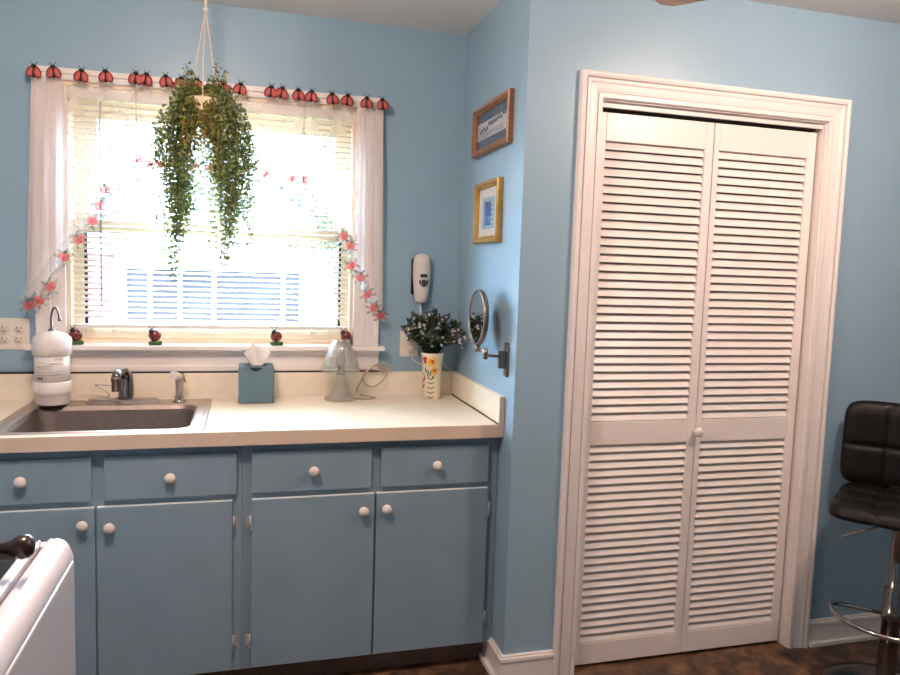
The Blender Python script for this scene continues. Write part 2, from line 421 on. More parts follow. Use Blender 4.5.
sash('upper_sash', .09, 1.565, 2.085, -1.44, -.53, 1.60, 1.985, False)

# mini blind hanging inside the window frame
bl = thing('window_blind', (-.995, .02, 2.08), 'cream horizontal mini blind with open slats hanging in the kitchen window', 'blind')
bx0, bx1 = WX0+.018, WX1-.018
MB().box(WX0+.0155, WX1-.0155, .005, .036, 2.042, 2.0845).build('headrail', 'slat', bl, .002)
b = MB(); z = 2.022; rows = 0
while z > 1.215:
    P = [[(x, .02+dy*.92, z+.0022*(1-(dy/.0125)**2)+dy*.40) for dy in (-.0125, -.006, 0, .006, .0125)] for x in (bx0, bx1)]
    b.grid(P); z -= .0213
b.build('blind_slats', 'slat', bl, solid=.0006)
MB().box(bx0, bx1, .008, .033, 1.186, 1.202).build('bottom_rail', 'slat', bl, .003)
for x in (-1.375, -1.0, -.62):
    b = MB()
    for y in (.007, .033): b.tube([(x, y, 2.045), (x, y, 1.19)], .0009, 5)
    b.build('ladder_cord', 'slatcord', bl)
    b = MB(); b.tube(spline([(x-.035, .012, 1.152), (x-.012, .006, 1.165), (x, .006, 1.176), (x, .006, 1.186)]), .0011, 5)
    b.tube(spline([(x+.03, .012, 1.150), (x+.010, .006, 1.163), (x, .006, 1.176)]), .0011, 5); b.ball((x, .006, 1.178), .004, 8)
    b.build('cord_end', 'slatcord', bl)
b = MB(); b.tube([(-1.412, -.004, 2.035), (-1.413, -.006, 2.0), (-1.414, -.006, 1.27)], .0042, 6); b.build('tilt_wand', 'wand', bl)
b = MB()
b.tube(spline([(-.56, -.003, 2.04), (-.562, -.004, 1.7), (-.558, -.004, 1.35), (-.565, -.004, 1.2), (-.55, -.012, 1.15)]), .0011, 5)
b.tube(spline([(-.545, -.003, 2.04), (-.535, -.004, 1.6), (-.53, -.004, 1.38), (-.515, -.004, 1.27), (-.500, -.012, 1.16)]), .0011, 5)
b.build('pull_cord', 'slatcord', bl)

# ------------------------------------------------------------------ sheer curtains with ladybug print
CLIPS = [(-1.62, 2.111), (-1.556, 2.115), (-1.466, 2.111), (-1.384, 2.117), (-1.283, 2.12), (-1.248, 2.12), (-1.177, 2.12), (-1.125, 2.118), (-1.068, 2.118), (-.971, 2.114), (-.912, 2.118), (-.797, 2.118), (-.757, 2.118), (-.692, 2.116), (-.642, 2.115), (-.56, 2.113), (-.501, 2.113), (-.424, 2.11), (-.359, 2.11)]
AT = [(-1.616, 2.1074), (-1.5523, 2.1114), (-1.4628, 2.1074), (-1.3813, 2.1134), (-1.2808, 2.1164), (-1.246, 2.1164), (-1.1754, 2.1164), (-1.1237, 2.1144), (-1.067, 2.1144), (-0.9705, 2.1104), (-0.9118, 2.1144), (-0.7974, 2.1144), (-0.7577, 2.1144), (-0.693, 2.1124), (-0.6433, 2.1114), (-0.5617, 2.1094), (-0.503, 2.1094), (-0.4265, 2.1064), (-0.3618, 2.1064)]
CX = [c[0] for c in CLIPS]
def ctop(x):
    for a, c in zip(CX, CX[1:]):
        if a <= x <= c:
            t = (x-a)/(c-a); g = c-a; return 2.097-min(.035, max(0, g-.045)*.55)*sin(PI*t)**.8
    return 2.097
def drape(x0, x1, zbot, y0, amp, freq, nx, nz, ph=0, shift=None):
    P = []
    for j in range(nz+1):
        v = j/nz; row = []
        for i in range(nx+1):
            u = i/nx; x = x0+(x1-x0)*u; zt = ctop(x); zb = zbot(x); z = zt+(zb-zt)*v
            y = y0+amp*(.35+.65*min(1, v*3))*(sin(freq*x+ph)+.4*sin(freq*2.3*x+1.7+ph+v))-.012*min(1, v*4)
            xx = x+(shift(u, v) if shift else 0)
            row.append((xx, y, z))
        P.append(row)
    return P
def motif(b, x, y, z, s, rot=0):
    """one printed ladybug with sprigs: flat shapes lying on the cloth"""
    def el(cx, cz, rx, rz, a, mi, dy, n=12):
        pts = []
        for k in range(n):
            t = 2*PI*k/n; px, pz = rx*cos(t), rz*sin(t); px, pz = px*cos(a)-pz*sin(a)+cx, px*sin(a)+pz*cos(a)+cz
            px, pz = px*cos(rot)-pz*sin(rot), px*sin(rot)+pz*cos(rot)
            pts.append((x+px*s, y+dy, z+pz*s))
        b.add(pts, [tuple(range(n))], mi)
    for k in range(7):
        a = 2*PI*k/7+rot*2; el(.75*cos(a), .75*sin(a), .34, .15, a+.5*((k % 2)*2-1), 0, 0, 8)
    el(-.2, 0, .33, .46, .35, 1, -.0006); el(.2, 0, .33, .46, -.35, 1, -.0008); el(0, .48, .2, .15, 0, 2, -.001); el(0, -.05, .06, .42, 0, 2, -.0012)
    for sx in (-.25, .25): el(sx, .02, .07, .08, 0, 2, -.0014, 8)
    el(-.16, .72, .035, .18, .5, 2, -.001, 6); el(.16, .72, .035, .18, -.5, 2, -.001, 6)
LB = [(-1.664, 1.249), (-1.584, 1.349), (-1.526, 1.457), (-1.441, 1.574), (-1.416, 1.641), (-1.385, 1.705), (-1.337, 1.774), (-1.282, 1.803), (-1.26, 1.81)]
RB = [(-.70, 1.79), (-.679, 1.775), (-.611, 1.713), (-.543, 1.629), (-.509, 1.559), (-.479, 1.459), (-.436, 1.375), (-.393, 1.278), (-.337, 1.204)]
VB = [(-1.3, 1.792), (-1.233, 1.788), (-1.146, 1.794), (-1.074, 1.791), (-.805, 1.779), (-.64, 1.768)]
def curtain(name, x0, x1, tab, y0, amp, freq, ph, label, shift, mots, foldx, foldpar):
    c = thing(name, ((x0+x1)/2, y0, 2.1), label, 'curtain', 'sheer ladybug curtains on the kitchen window')
    zb = lambda x: interp(tab, x)
    b = MB(); b.grid(drape(foldx[1] if foldx and foldx[0] < -1 else x0, foldx[0] if foldx and foldx[0] > -1 else x1, zb, y0, amp, freq, 90, 40, ph, None)); b.build('sheer_panel', 'sheer', c)
    # printed border band following the hem
    b = MB(); P = []
    n = 60; pts = [(x0+(x1-x0)*i/n, zb(x0+(x1-x0)*i/n)) for i in range(n+1)]
    for r in (0, 1):
        row = []
        for i, (x, z) in enumerate(pts):
            a = pts[max(0, i-1)]; d = pts[min(n, i+1)]; t = Vector((d[0]-a[0], d[1]-a[1])).normalized(); nrm = Vector((-t.y, t.x))
            row.append((x+nrm.x*.03*r+(shift(i/n, 1) if shift else 0), y0-.012-amp*1.5, z+nrm.y*.03*r))
        P.append(row)
    b.grid(P); b.build('printed_hem', 'border', c)
    for i, (x, z) in enumerate(mots):
        b = MB(); motif(b, x, y0-.016-amp*1.5, z, .035, (.3, -.5, .9, -.2, .6, -.8, .1)[i % 7]); b.build('printed_ladybug', ['motifg', 'motifr', 'motifk'], c)
    if not foldx:
        for xx in (x0+.002, x1-.002):
            b = MB(); b.tube([(xx, y0-.008, 2.09), (xx+(.004 if xx > -1 else 0), y0-.016, zb(xx))], .0012, 5); b.build('side_hem', 'ink', c)
    if foldx:
        b = MB(); P = drape(foldx[0], foldx[1], zb, y0+.012, .008, 150, 60, 30, 1.1, lambda u, v: (shift(0 if foldx[0] < -1 else 1, v)*((1-u) if foldx[0] < -1 else u)))
        b.grid(P); b.build('gathered_side', 'fold', c)
curtain('curtain', -1.634, -1.288, LB, -.046, .004, 38, 0, 'left sheer swag curtain, its ladybug hem sweeping down to the wall outlet', lambda u, v: -.03*v*(1-u)**3,
        [(-1.645, 1.272), (-1.612, 1.292), (-1.572, 1.344), (-1.527, 1.453), (-1.476, 1.519), (-1.432, 1.59), (-1.404, 1.645), (-1.384, 1.703)], (-1.632, -1.512), None)
curtain('curtain', -.664, -.352, RB, -.046, .004, 38, 2, 'right sheer swag curtain, its ladybug hem sweeping down toward the phone', lambda u, v: .016*v*u**3,
        [(-.508, 1.575), (-.482, 1.536), (-.474, 1.456), (-.437, 1.409), (-.405, 1.342), (-.38, 1.286), (-.35, 1.256)], (-.452, -.355), None)
curtain('curtain', -1.283, -.668, VB, -.044, .0045, 46, 1, 'middle sheer valance with a straight ladybug hem behind the hanging plant', lambda u, v: 0,
        [(-1.278, 1.82), (-1.236, 1.81), (-1.197, 1.812), (-1.081, 1.812), (-1.02, 1.81), (-.813, 1.80), (-.714, 1.79), (-.668, 1.786)], None, None)

# ladybug clips holding the curtains
ORD = ['first', 'second', 'third', 'fourth', 'fifth', 'sixth', 'seventh', 'eighth', 'ninth', 'tenth', 'eleventh', 'twelfth', 'thirteenth', 'fourteenth', 'fifteenth', 'sixteenth', 'seventeenth', 'eighteenth', 'nineteenth']
def make_clip():
    c = thing('ladybug_clip', (0, 0, 0), 'x', 'curtain clip', 'red ladybug clips along the top of the curtains')
    for sx in (-1, 1):
        b = MB(); R = Euler((0, -sx*.36, 0)).to_matrix()
        b.ball((sx*.0115, -.001, -.004), 1, 14, 0, (.0112, .0048, .0180), R)
        b.ball((sx*.0115, .0012, -.003), 1, 14, 1, (.0152, .0042, .0228), R)
        b.build('wing', ['pinkred', 'darkred'], c)
    b = MB(); b.ball((0, -.001, -.004), 1, 10, 0, (.0042, .0055, .021)); b.ball((0, -.001, .019), 1, 12, 0, (.0105, .006, .0075)); b.ball((0, -.002, -.02), 1, 8, 0, (.006, .004, .006))
    for sx in (-1, 1): b.tube([(sx*.003, 0, .024), (sx*.007, 0, .031), (sx*.0125, 0, .034)], .0013, 5)
    b.build('bug_body', 'bugblack', c)
    b = MB(); b.box(-.003, .003, .004, .042, .006, .009); b.box(-.003, .003, .004, .012, -.006, .009)
    b.build('hook', 'bugblack', c)
    return c
clip0 = make_clip()
for i, (x, z) in enumerate(CLIPS):
    c = clip0 if i == 0 else copy_tree(clip0)
    c.location = (AT[i][0], -.066, AT[i][1]); c.scale = (.92, .92, .92); c.rotation_euler = (0, [.05, -.1, .1, -.04, .08, .18, -.1, .05, 0, -.06, .16, .1, .22, -.05, .08, -.12, .1, .04, -.1][i], 0)
    if i == 0: c['label'] = 'red ladybug curtain clip at the far left end of the row'
    elif i == 18: c['label'] = 'red ladybug curtain clip at the far right end of the row'
    elif i in (6, 7, 8): c['label'] = 'red ladybug curtain clip, %s from the left, partly behind the hanging plant' % ORD[i]
    elif i < 10: c['label'] = 'red ladybug curtain clip, %s from the left in the row' % ORD[i]
    else: c['label'] = 'red ladybug curtain clip, %s from the right in the row' % ORD[18-i]

# ladybug figurines on the window stool
def make_fig():
    f = thing('ladybug_figurine', (0, 0, 0), 'x', 'figurine', 'ladybug figurines on the window sill')
    b = MB(); b.box(-.024, .024, -.016, .016, 0, .014); b.build('leaf_base', 'leafgreen', f, .004)
    b = MB(); b.ball((-.002, 0, .037), .0235, 18, 0, (1, .85, 1)); b.build('bug_shell', 'darkred', f)
    b = MB()
    for (x, z) in ((-.014, .046), (.008, .05), (.014, .034), (-.008, .028), (-.002, .04)):
        y = -.85*math.sqrt(max(0, .0235**2-(x+.002)**2-(z-.037)**2)); b.ball((x, y, z), .0042, 8)
    b.build('spots', 'bugblack', f)
    b = MB(); b.ball((-.012, -.008, .054), .011, 12); 
    for sx in (-1, 1): b.tube([(-.012+sx*.004, -.008, .062), (-.012+sx*.008, -.009, .072), (-.012+sx*.013, -.009, .075)], .0013, 5)
    b.build('bug_head', 'bugblack', f)
    return f
fig0 = make_fig()
for i, (x, lb, rz) in enumerate(((-1.500, 'dark red ladybug figurine on the window sill behind the water filter', .3), (-1.222, 'dark red ladybug figurine on the window sill left of the tissue box, above the faucet', 0), (-.764, 'dark red ladybug figurine on the window sill above the tissue box', .15), (-.482, 'dark red ladybug figurine on the window sill behind the glass lamp', -.5))):
    f = fig0 if i == 0 else copy_tree(fig0)
    f.location = (x, -.02, 1.126); f.rotation_euler = (0, 0, rz); f['label'] = lb

# ------------------------------------------------------------------ base cabinets
YFACE, YDR = -.594, -.612
def knob(x, z, parent, y=YDR):
    MB().lathe([(.007, 0), (.007, .008), (.012, .012), (.0165, .018), (.0172, .023), (.0145, .028), (.008, .031), (0, .032)], (x, y, z), 22, (0, -1, 0)).build('knob', 'knobs', parent)
def hinge(x, z, parent, side):
    b = MB(); b.cyl((x, YDR+.004, z-.02), (x, YDR+.004, z+.02), .0035, n=10); b.ball((x, YDR+.004, z+.022), .0042, 8); b.ball((x, YDR+.004, z-.022), .0042, 8)
    b.box(min(x, x+side*.013), max(x, x+side*.013), YFACE-.003, YFACE, z-.018, z+.018)
    b.build('hinge', 'hinge', parent)
def cabinet(label, x0, x1, doors, drawers, stiles):
    c = thing('base_cabinet', ((x0+x1)/2, -.3, 0), label, 'cabinet', 'blue base cabinets under the counter')
    b = MB(); b.box(x0, x0+.016, YFACE+.018, -.01, .09, .868); b.box(x1-.016, x1, YFACE+.018, -.01, .09, .868); b.box(x0, x1, YFACE+.018, -.01, .09, .106); b.box(x0, x1, -.02, -.008, .09, .868)
    b.build('carcass', 'cab', c)
    b = MB()
    for (a, d) in stiles: b.box(a, d, YFACE, YFACE+.018, .088, .868)
    b.box(x0, x1, YFACE+.0005, YFACE+.018, .835, .868); b.box(x0, x1, YFACE+.0005, YFACE+.018, .67, .705); b.box(x0, x1, YFACE+.0005, YFACE+.018, .088, .11)
    b.build('face_frame', 'cab', c)
    MB().box(x0, x1, -.535, -.52, 0, .09).build('toe_kick', 'toe', c)
    for (a, d, kx, kz) in drawers:
        o = MB().box(a, d, YDR, YFACE, .6986, .8384).build('drawer', 'cab', c, .0025); knob(kx, kz, o)
    for (a, d, kx, kz, hs) in doors:
        o = MB().box(a, d, YDR, YFACE, .097, .6775).build('door', 'cab', c, .0025); knob(kx, kz, o)
        MB().box(a+.001, d-.001, YDR+.0015, YFACE, .6775, .6783).build('pale_edge', 'paleedge', o)  # thin paler strip along the top edge of each door
        hx = d+.004 if hs > 0 else a-.004
        for hz in (.60, .19): hinge(hx, hz, o, hs)
    return c
cabinet('blue sink cabinet with two drawers and two doors under the sink', -1.79, -.8915,
        [(-1.745, -1.334, -1.366, .6285, -1), (-1.3285, -.9217, -1.289, .6165, 1)],
        [(-1.745, -1.3427, -1.533, .775), (-1.3055, -.9082, -1.111, .768)], [(-1.79, -1.735), (-1.345, -1.303), (-.93, -.8915)])
cabinet('blue drawer cabinet with two drawers and two doors left of the closet wall', -.8905, -.0025,
        [(-.8611, -.4515, -.492, .6235, -1), (-.4455, -.0393, -.413, .6265, 1)],
        [(-.8611, -.4656, -.662, .771), (-.4314, -.0421, -.238, .773)], [(-.8905, -.855), (-.47, -.43), (-.045, -.0025)])
cabinet('blue base cabinet with one door in the corner left of the sink, out of view', XL+.003, -1.791,
        [(-2.5, -1.84, -1.88, .6265, -1)], [(-2.5, -1.84, -2.17, .771)], [(XL+.003, -2.49), (-1.85, -1.791)])

# ------------------------------------------------------------------ countertop
ct = thing('countertop', (-1.0, -.32, .868), 'cream laminate countertop with a backsplash lip running under the window', 'countertop')
SX0, SX1, SY0, SY1 = -1.648, -1.009, -.607, -.055
b = MB(); t0, t1 = .868, .914; YC = -.638
cx0, cx1, cy0, cy1 = SX0+.012, SX1-.012, SY0+.012, SY1-.012
b.box(XL+.002, cx0, YC, -.0, t0, t1); b.box(cx1, -.0201, YC, -.0, t0, t1); b.box(cx0, cx1, cy1, -.0, t0, t1); b.box(cx0, cx1, YC, cy0, t0, t1)
b.build('worktop', 'counter', ct)
MB().box(XL+.002, -.0201, YC-.0015, YC-.0001, t0, t1-.0015).build('front_edge', 'counteredge', ct)
MB().box(-.0245, -.0199, YC, -.0245, t1, t1+.0012).build('seam_line', 'seam', ct)
bk = thing('backsplash', (-1.3, -.01, t1), 'cream laminate backsplash strip standing behind the counter under the window', 'backsplash')
MB().box(XL+.002, -.0201, -.02, -.0012, t1+.0002, 1.0145).build('splash_panel', 'counter', bk, .0015)
MB().box(XL+.002, -.0201, -.0235, -.0201, t1+.0002, t1+.005).build('caulk_line', 'trim', bk)
MB().box(XL+.002, -.345, -.0195, -.0012, 1.0146, 1.021).build('top_seam', 'seam', bk)
sd = thing('side_splash', (-.01, -.32, t0), 'cream laminate end splash on the counter against the short wall', 'backsplash')
MB().box(-.0199, -.0012, YC-.0015, -.0012, t0, 1.0145).build('splash_panel', 'counter', sd, .0015)
MB().box(-.0195, -.0018, YC-.0025, YC-.0016, t0+.001, 1.0135).build('end_strip', 'counteredge', sd)
MB().box(-.0240, -.0201, YC, -.024, t1+.0014, t1+.004).build('seam_line', 'seam', sd)

# ------------------------------------------------------------------ sink
sk = thing('sink', ((SX0+SX1)/2, (SY0+SY1)/2, .914), 'single bowl stainless steel sink set into the counter under the window', 'sink')
def rrect(x0, x1, y0, y1, r, n=6):
    pts = []
    for (cx, cy, a0) in ((x1-r, y1-r, 0), (x0+r, y1-r, PI/2), (x0+r, y0+r, PI), (x1-r, y0+r, 1.5*PI)):
        for k in range(n+1): a = a0+PI/2*k/n; pts.append((cx+r*cos(a), cy+r*sin(a)))
    return pts
BX0, BX1, BY0, BY1 = -1.600, -1.058, -.575, -.158
def loop(pts, z): return [(x, y, z) for x, y in pts]
rings = [loop(rrect(SX0, SX1, SY0, SY1, .012), .9145), loop(rrect(SX0+.003, SX1-.003, SY0+.003, SY1-.003, .012), .9185), loop(rrect(SX0+.016, SX1-.016, SY0+.012, SY1-.012, .02), .9175),
         loop(rrect(SX0+.020, SX1-.020, SY0+.014, SY1-.016, .03), .9160), loop(rrect(BX0-.008, BX1+.008, BY0-.006, BY1+.006, .06), .9165), loop(rrect(BX0, BX1, BY0, BY1, .055), .914)]
def ringmesh(rings):
    b = MB(); n = len(rings[0])
    for A, B in zip(rings, rings[1:]): b.add(A+B, [(i, (i+1) % n, n+(i+1) % n, n+i) for i in range(n)], 0, True)
    return b
ringmesh(rings).build('sink_rim', 'steel', sk)
br = [loop(rrect(BX0, BX1, BY0, BY1, .055), .914), loop(rrect(BX0+.006, BX1-.006, BY0+.006, BY1-.006, .055), .90), loop(rrect(BX0+.018, BX1-.018, BY0+.018, BY1-.018, .06), .77), loop(rrect(BX0+.04, BX1-.04, BY0+.04, BY1-.04, .06), .748), loop(rrect(-1.39, -1.27, -.43, -.31, .058), .742)]
bb_ = ringmesh(br); bb_.add(br[-1], [tuple(range(len(br[-1])))])
bb_.build('sink_bowl', 'steeldk', sk)
MB().lathe([(.044, 0), (.044, .003), (.03, .003), (.028, -.002), (0, -.002)], (-1.33, -.37, .7425), 24).build('drain', 'chrome', sk)

# faucet
fc = thing('faucet', (-1.325, -.1, .9165), 'smoky chrome single lever faucet on the back ledge of the sink', 'faucet')
b = MB()
pr_ = [(-1.455, -.1), (-1.45, -.118), (-1.40, -.128), (-1.325, -.132), (-1.25, -.128), (-1.20, -.118), (-1.195, -.1), (-1.20, -.082), (-1.25, -.074), (-1.325, -.07), (-1.40, -.074), (-1.45, -.082)]
b.prism(pr_, lambda a, c: (a, c, .9165), (0, 0, .008)); b.prism([(x*.93-1.325*.07, y*.8-.1*.2) for x, y in pr_], lambda a, c: (a, c, .9245), (0, 0, .007))
b.build('base_plate', 'steel', fc, .002)
b = MB(); b.lathe([(.028, 0), (.026, .01), (.024, .02), (.024, .065), (.024, .072), (.025, .092), (.018, .103), (0, .106)], (-1.318, -.1, .931), 22); b.build('faucet_body', 'chromedk', fc)
b = MB(); b.tube(spline([(-1.318, -.1, 1.0), (-1.322, -.12, 1.026), (-1.330, -.155, 1.036), (-1.336, -.178, 1.03), (-1.338, -.184, 1.014)]), .0165, 12, rad=None)
b.build('spout', 'chromedk', fc)
b = MB(); b.lathe([(.0125, 0), (.015, .003), (.015, .036), (.017, .038), (.017, .05), (.013, .056)], (-1.338, -.184, .972), 18); b.build('diverter', 'bronze', fc)
b = MB(); b.tube(spline([(-1.330, -.105, 1.036), (-1.312, -.116, 1.042), (-1.298, -.124, 1.026), (-1.293, -.128, .99), (-1.293, -.128, .948)]), .0065, 10); b.build('lever_handle', 'bronze', fc)

# sprayer
sp = thing('sink_sprayer', (-1.128, -.1, .9165), 'grey and white pull out sprayer in its holder on the sink, right of the faucet', 'sink sprayer')
MB().lathe([(.026, 0), (.026, .005), (.019, .009), (.016, .02), (.0, .02)], (-1.128, -.1, .9165), 20).build('holder', 'chrome', sp)
b = MB(); b.lathe([(.0125, 0), (.0135, .03), (.0155, .06), (.0165, .075), (.012, .088), (0, .09)], (-1.128, -.1, .932), 18); b.build('grip', 'steel', sp)
b = MB(); b.cyl((-1.124, -.1, 1.012), (-1.147, -.142, 1.024), .012, .0165, 16); b.build('spray_head', 'plastic', sp)
b = MB(); b.tube([(-1.128, -.093, 1.026), (-1.115, -.098, 1.022), (-1.108, -.1, 1.0), (-1.106, -.1, .99)], .0035, 6); b.build('trigger', 'bronze', sp)

# ------------------------------------------------------------------ water filter
WF = (-1.554, -.146)
wf = thing('water_filter', (WF[0], WF[1], .919), 'white countertop water filter canister with a dark gooseneck spout on the sink corner', 'water filter')
z0 = .919
MB().lathe([(.046, 0), (.046, .006)], (*WF, z0), 28).build('foot', 'black', wf)
MB().lathe([(.052, .006), (.056, .012), (.056, .04), (.060, .044), (.063, .05), (.063, .088), (.059, .090)], (*WF, z0), 36).build('lower_ring', 'plastic', wf)
MB().lathe([(.0575, .088), (.0575, .188)], (*WF, z0), 36).build('housing', 'plastic', wf)
MB().lathe([(.060, .184), (.0645, .187), (.0645, .238), (.062, .245), (.048, .258), (.03, .266), (.012, .270), (0, .270)], (*WF, z0), 36).build('cap', 'plastic', wf)
b = MB(); b.lathe([(.013, 0), (.013, .004), (.007, .008), (.005, .014)], (*WF, z0+.269), 16)
b.tube(spline([(WF[0], WF[1], z0+.277), (WF[0]-.001, WF[1], z0+.31), (WF[0]+.004, WF[1]-.004, z0+.34), (WF[0]+.014, WF[1]-.008, z0+.354), (WF[0]+.024, WF[1]-.012, z0+.342), (WF[0]+.029, WF[1]-.014, z0+.318)]), .0042, 8)
b.ball((WF[0]+.030, WF[1]-.0145, z0+.312), .0075, 10)
b.build('gooseneck_spout', 'bronze', wf)
b = MB()      # fine print lines wrapped on the housing
def wrap(b, a0, a1, z, h, r=.0579):
    n = max(2, int((a1-a0)/.08)); P = [[(WF[0]+r*cos(a0+(a1-a0)*i/n), WF[1]+r*sin(a0+(a1-a0)*i/n), z+dz) for i in range(n+1)] for dz in (0, h)]
    b.grid(P)
rng = random.Random(4)
for (z, a0, a1, h) in ((1.094, -1.2, -.75, .002), (1.090, -1.25, -.7, .002), (1.085, -1.2, -.72, .002), (1.076, -1.5, -.7, .0018), (1.073, -1.7, -.75, .0018), (1.080, -2.2, -1.75, .0018),
                       (1.066, -2.25, -1.35, .002), (1.061, -2.25, -1.5, .002), (1.056, -2.2, -1.4, .002), (1.046, -2.2, -.75, .0016), (1.034, -2.2, -.75, .0016), (1.037, -1.5, -.8, .0018)):
    a = a0
    while a < a1-.03:
        l = rng.uniform(.04, .14); wrap(b, a, min(a1, a+l), z, h); a += l+.035
b.build('label_print', 'ink', wf)
b = MB(); a = -2.35
for (w, hh) in ((.1, .006), (.05, .004), (.09, .008), (.08, .008), (.09, .008), (.08, .008)): wrap(b, a, a+w*.7, 1.02, hh, .0581); a += w
b.build('label_mark', 'bugblack', wf)
b = MB(); b.tube(spline([(WF[0]+.05, WF[1]+.02, .935), (-1.475, -.062, .936), (-1.43, -.05, .934), (-1.40, -.052, .930), (-1.385, -.058, .932), (-1.381, -.075, .948), (-1.397, -.09, .966), (-1.42, -.10, .982), (-1.40, -.13, .990), (-1.352, -.176, .995)], 6), .0037, 7)
b.build('supply_tube', 'whitecord', wf)

# ------------------------------------------------------------------ tissue box
tb = thing('tissue_box', (-.844, -.096, .914), 'slate blue square tissue box cover with a white tissue sticking out, right of the sink', 'tissue box')
x0, x1, y0, y1 = -.911, -.777, -.162, -.03; zt = 1.056
b = MB(); b.box(x0, x1, y0, y1, .914, zt); b.build('box_cover', 'tissuebox', tb, .008, 4)
b = MB(); rr = []
for k in range(20):
    a = 2*PI*k/20; rr.append((-.846+.045*cos(a), -.11+.026*sin(a)))
b.prism(rr, lambda a, c: (a, c, zt-.002), (0, 0, .0025)); b.build('opening', 'black', tb)
b = MB(); b.prism([(-.872, zt-.001), (-.86, zt-.012), (-.846, zt-.017), (-.832, zt-.012), (-.82, zt-.001)], lambda a, c: (a, y0-.0008, c), (0, .004, 0)); b.build('front_notch', 'black', tb)
b = MB()
P = []
outl = [(-.014, 0), (-.052, .040), (-.046, .046), (-.012, .082), (-.002, .078), (.050, .050), (.054, .044), (.026, .004)]
base = [(.012*cos(t), .006*sin(t)) for t in [PI-2*PI*k/8*.5-.2 for k in range(8)]]
for j in range(6):
    v = j/5; row = []
    for i, (px, pz) in enumerate(outl):
        w = .25+.75*v
        row.append((-.843+px*w if j else -.843+px*.3, -.112+.016*sin(i*1.9+v*2)*v+(.012 if i % 2 else -.012)*v*(1-.3*v), zt-.012+(.018+pz)*v))
    P.append(row)
b.grid(P); b.build('tissue', 'tissue', tb, solid=.0008)

# ------------------------------------------------------------------ glass table lamp
LX, LY = -.515, -.105
lp = thing('table_lamp', (LX, LY, .914), 'small clear pressed glass boudoir lamp with a glass shade beside the tissue box', 'lamp')
flute = lambda a, z: 1+.035*cos(a*14)
MB().lathe([(.060, 0), (.062, .004), (.058, .009), (.042, .022), (.028, .042), (.02, .062), (.0155, .085), (.0175, .098), (.02, .106), (.012, .112), (0, .112)], (LX, LY, .914), 56, wave=flute).build('lamp_base', 'cut', lp)
b = MB(); b.lathe([(.013, 0), (.015, .004), (.010, .01), (.011, .03), (.016, .034), (.016, .037), (.0, .037)], (LX, LY, 1.018), 18); b.build('lamp_socket', 'brass', lp)
b = MB(); b.lathe([(.007, 0), (.0115, .018), (.0095, .042), (.004, .062), (0, .066)], (LX, LY, 1.05), 14); b.build('bulb', 'cut', lp)
b = MB()
for s in (-1, 1): b.tube(spline([(LX+s*.012, LY, 1.048), (LX+s*.017, LY, 1.075), (LX+s*.012, LY, 1.11), (LX+s*.016, LY, 1.14), (LX, LY, 1.155)]), .0016, 6)
b.build('harp', 'brass', lp)
scal = lambda a, z: 1+.03*cos(a*16)*(1 if z < .06 else .6)
MB().lathe([(.0745, -.006), (.0752, .003), (.0705, .020), (.069, .024), (.063, .046), (.0535, .074), (.042, .1), (.031, .118), (.029, .124)], (LX, LY, 1.036), 64, cap=False, wave=scal).build('lamp_shade', 'cut', lp)
b = MB()
b.tube(spline([(LX+.058, LY+.005, .919), (-.44, -.11, .918), (-.40, -.12, .918), (-.368, -.095, .918), (-.39, -.06, .918), (-.43, -.05, .925), (-.44, -.052, .945), (-.42, -.055, .987), (-.398, -.052, 1.029), (-.367, -.05, 1.045), (-.333, -.05, 1.037), (-.316, -.05, 1.02), (-.327, -.05, .986), (-.369, -.05, .957), (-.407, -.05, .970), (-.412, -.05, 1.004), (-.379, -.046, 1.037), (-.35, -.044, 1.05), (-.31, -.044, 1.045), (-.30, -.044, 1.03), (-.34, -.044, 1.025), (-.385, -.042, 1.028), (-.43, -.05, 1.03), (-.445, -.06, 1.04)], 6), .0033, 7)
b.build('power_cord', 'cord', lp)
b = MB(); b.ball((-.392, -.055, 1.036), .006, 8)
for a in (.4, 1.5, 2.6, 4.2): b.tube([(-.392, -.056, 1.036), (-.392+.018*cos(a), -.060, 1.036+.018*sin(a))], .0022, 5)
b.build('cord_tie', 'twist', lp)
b = MB(); b.obox((-.432, -.056, .936), (.014, .012, .026), (0, .2, 0)); b.build('cord_switch', 'plastic', lp, .003)

# ------------------------------------------------------------------ vase and flowers
VX, VY = -.133, -.105
va = thing('vase', (VX, VY, .914), 'cream hand painted vase with yellow flowers in the counter corner', 'vase')
VP = [(.0365, 0), (.0385, .006), (.0385, .05), (.0395, .10), (.042, .15), (.046, .18), (.049, .194)]
vr = lambda z: interp([(b_, a_) for a_, b_ in VP], z)
MB().lathe(VP+[(.046, .194), (.043, .18), (.038, .14), (0, .14)], (VX, VY, .914), 40).build('vase_body', 'vase', va)
def decal(b, a, z, shape, mi, lift=.0004):
    pts = []
    for (dx, dz) in shape:
        r = vr(z+dz)+lift; t = a+dx/r; pts.append((VX+r*cos(t), VY+r*sin(t), .914+z+dz))
    b.add(pts, [tuple(range(len(pts)))], mi)
def disc(r, n=14, petals=0, amp=0, sx=1, sz=1, rot=0):
    o = []
    for k in range(n):
        t = 2*PI*k/n; q = r*(1+amp*cos(petals*t)); px, pz = q*cos(t)*sx, q*sin(t)*sz; o.append((px*cos(rot)-pz*sin(rot), px*sin(rot)+pz*cos(rot)))
    return o
F0 = -1.95 # facing the room
b = MB()
for (da, z, r) in ((.12, .160, .0195), (.42, .123, .0165)):
    decal(b, F0+da, z, disc(r, 40, 8, .13), 0); decal(b, F0+da, z, disc(r*.5, 20, 6, .1), 1, .0007); decal(b, F0+da, z, disc(r*.2, 10), 2, .001)
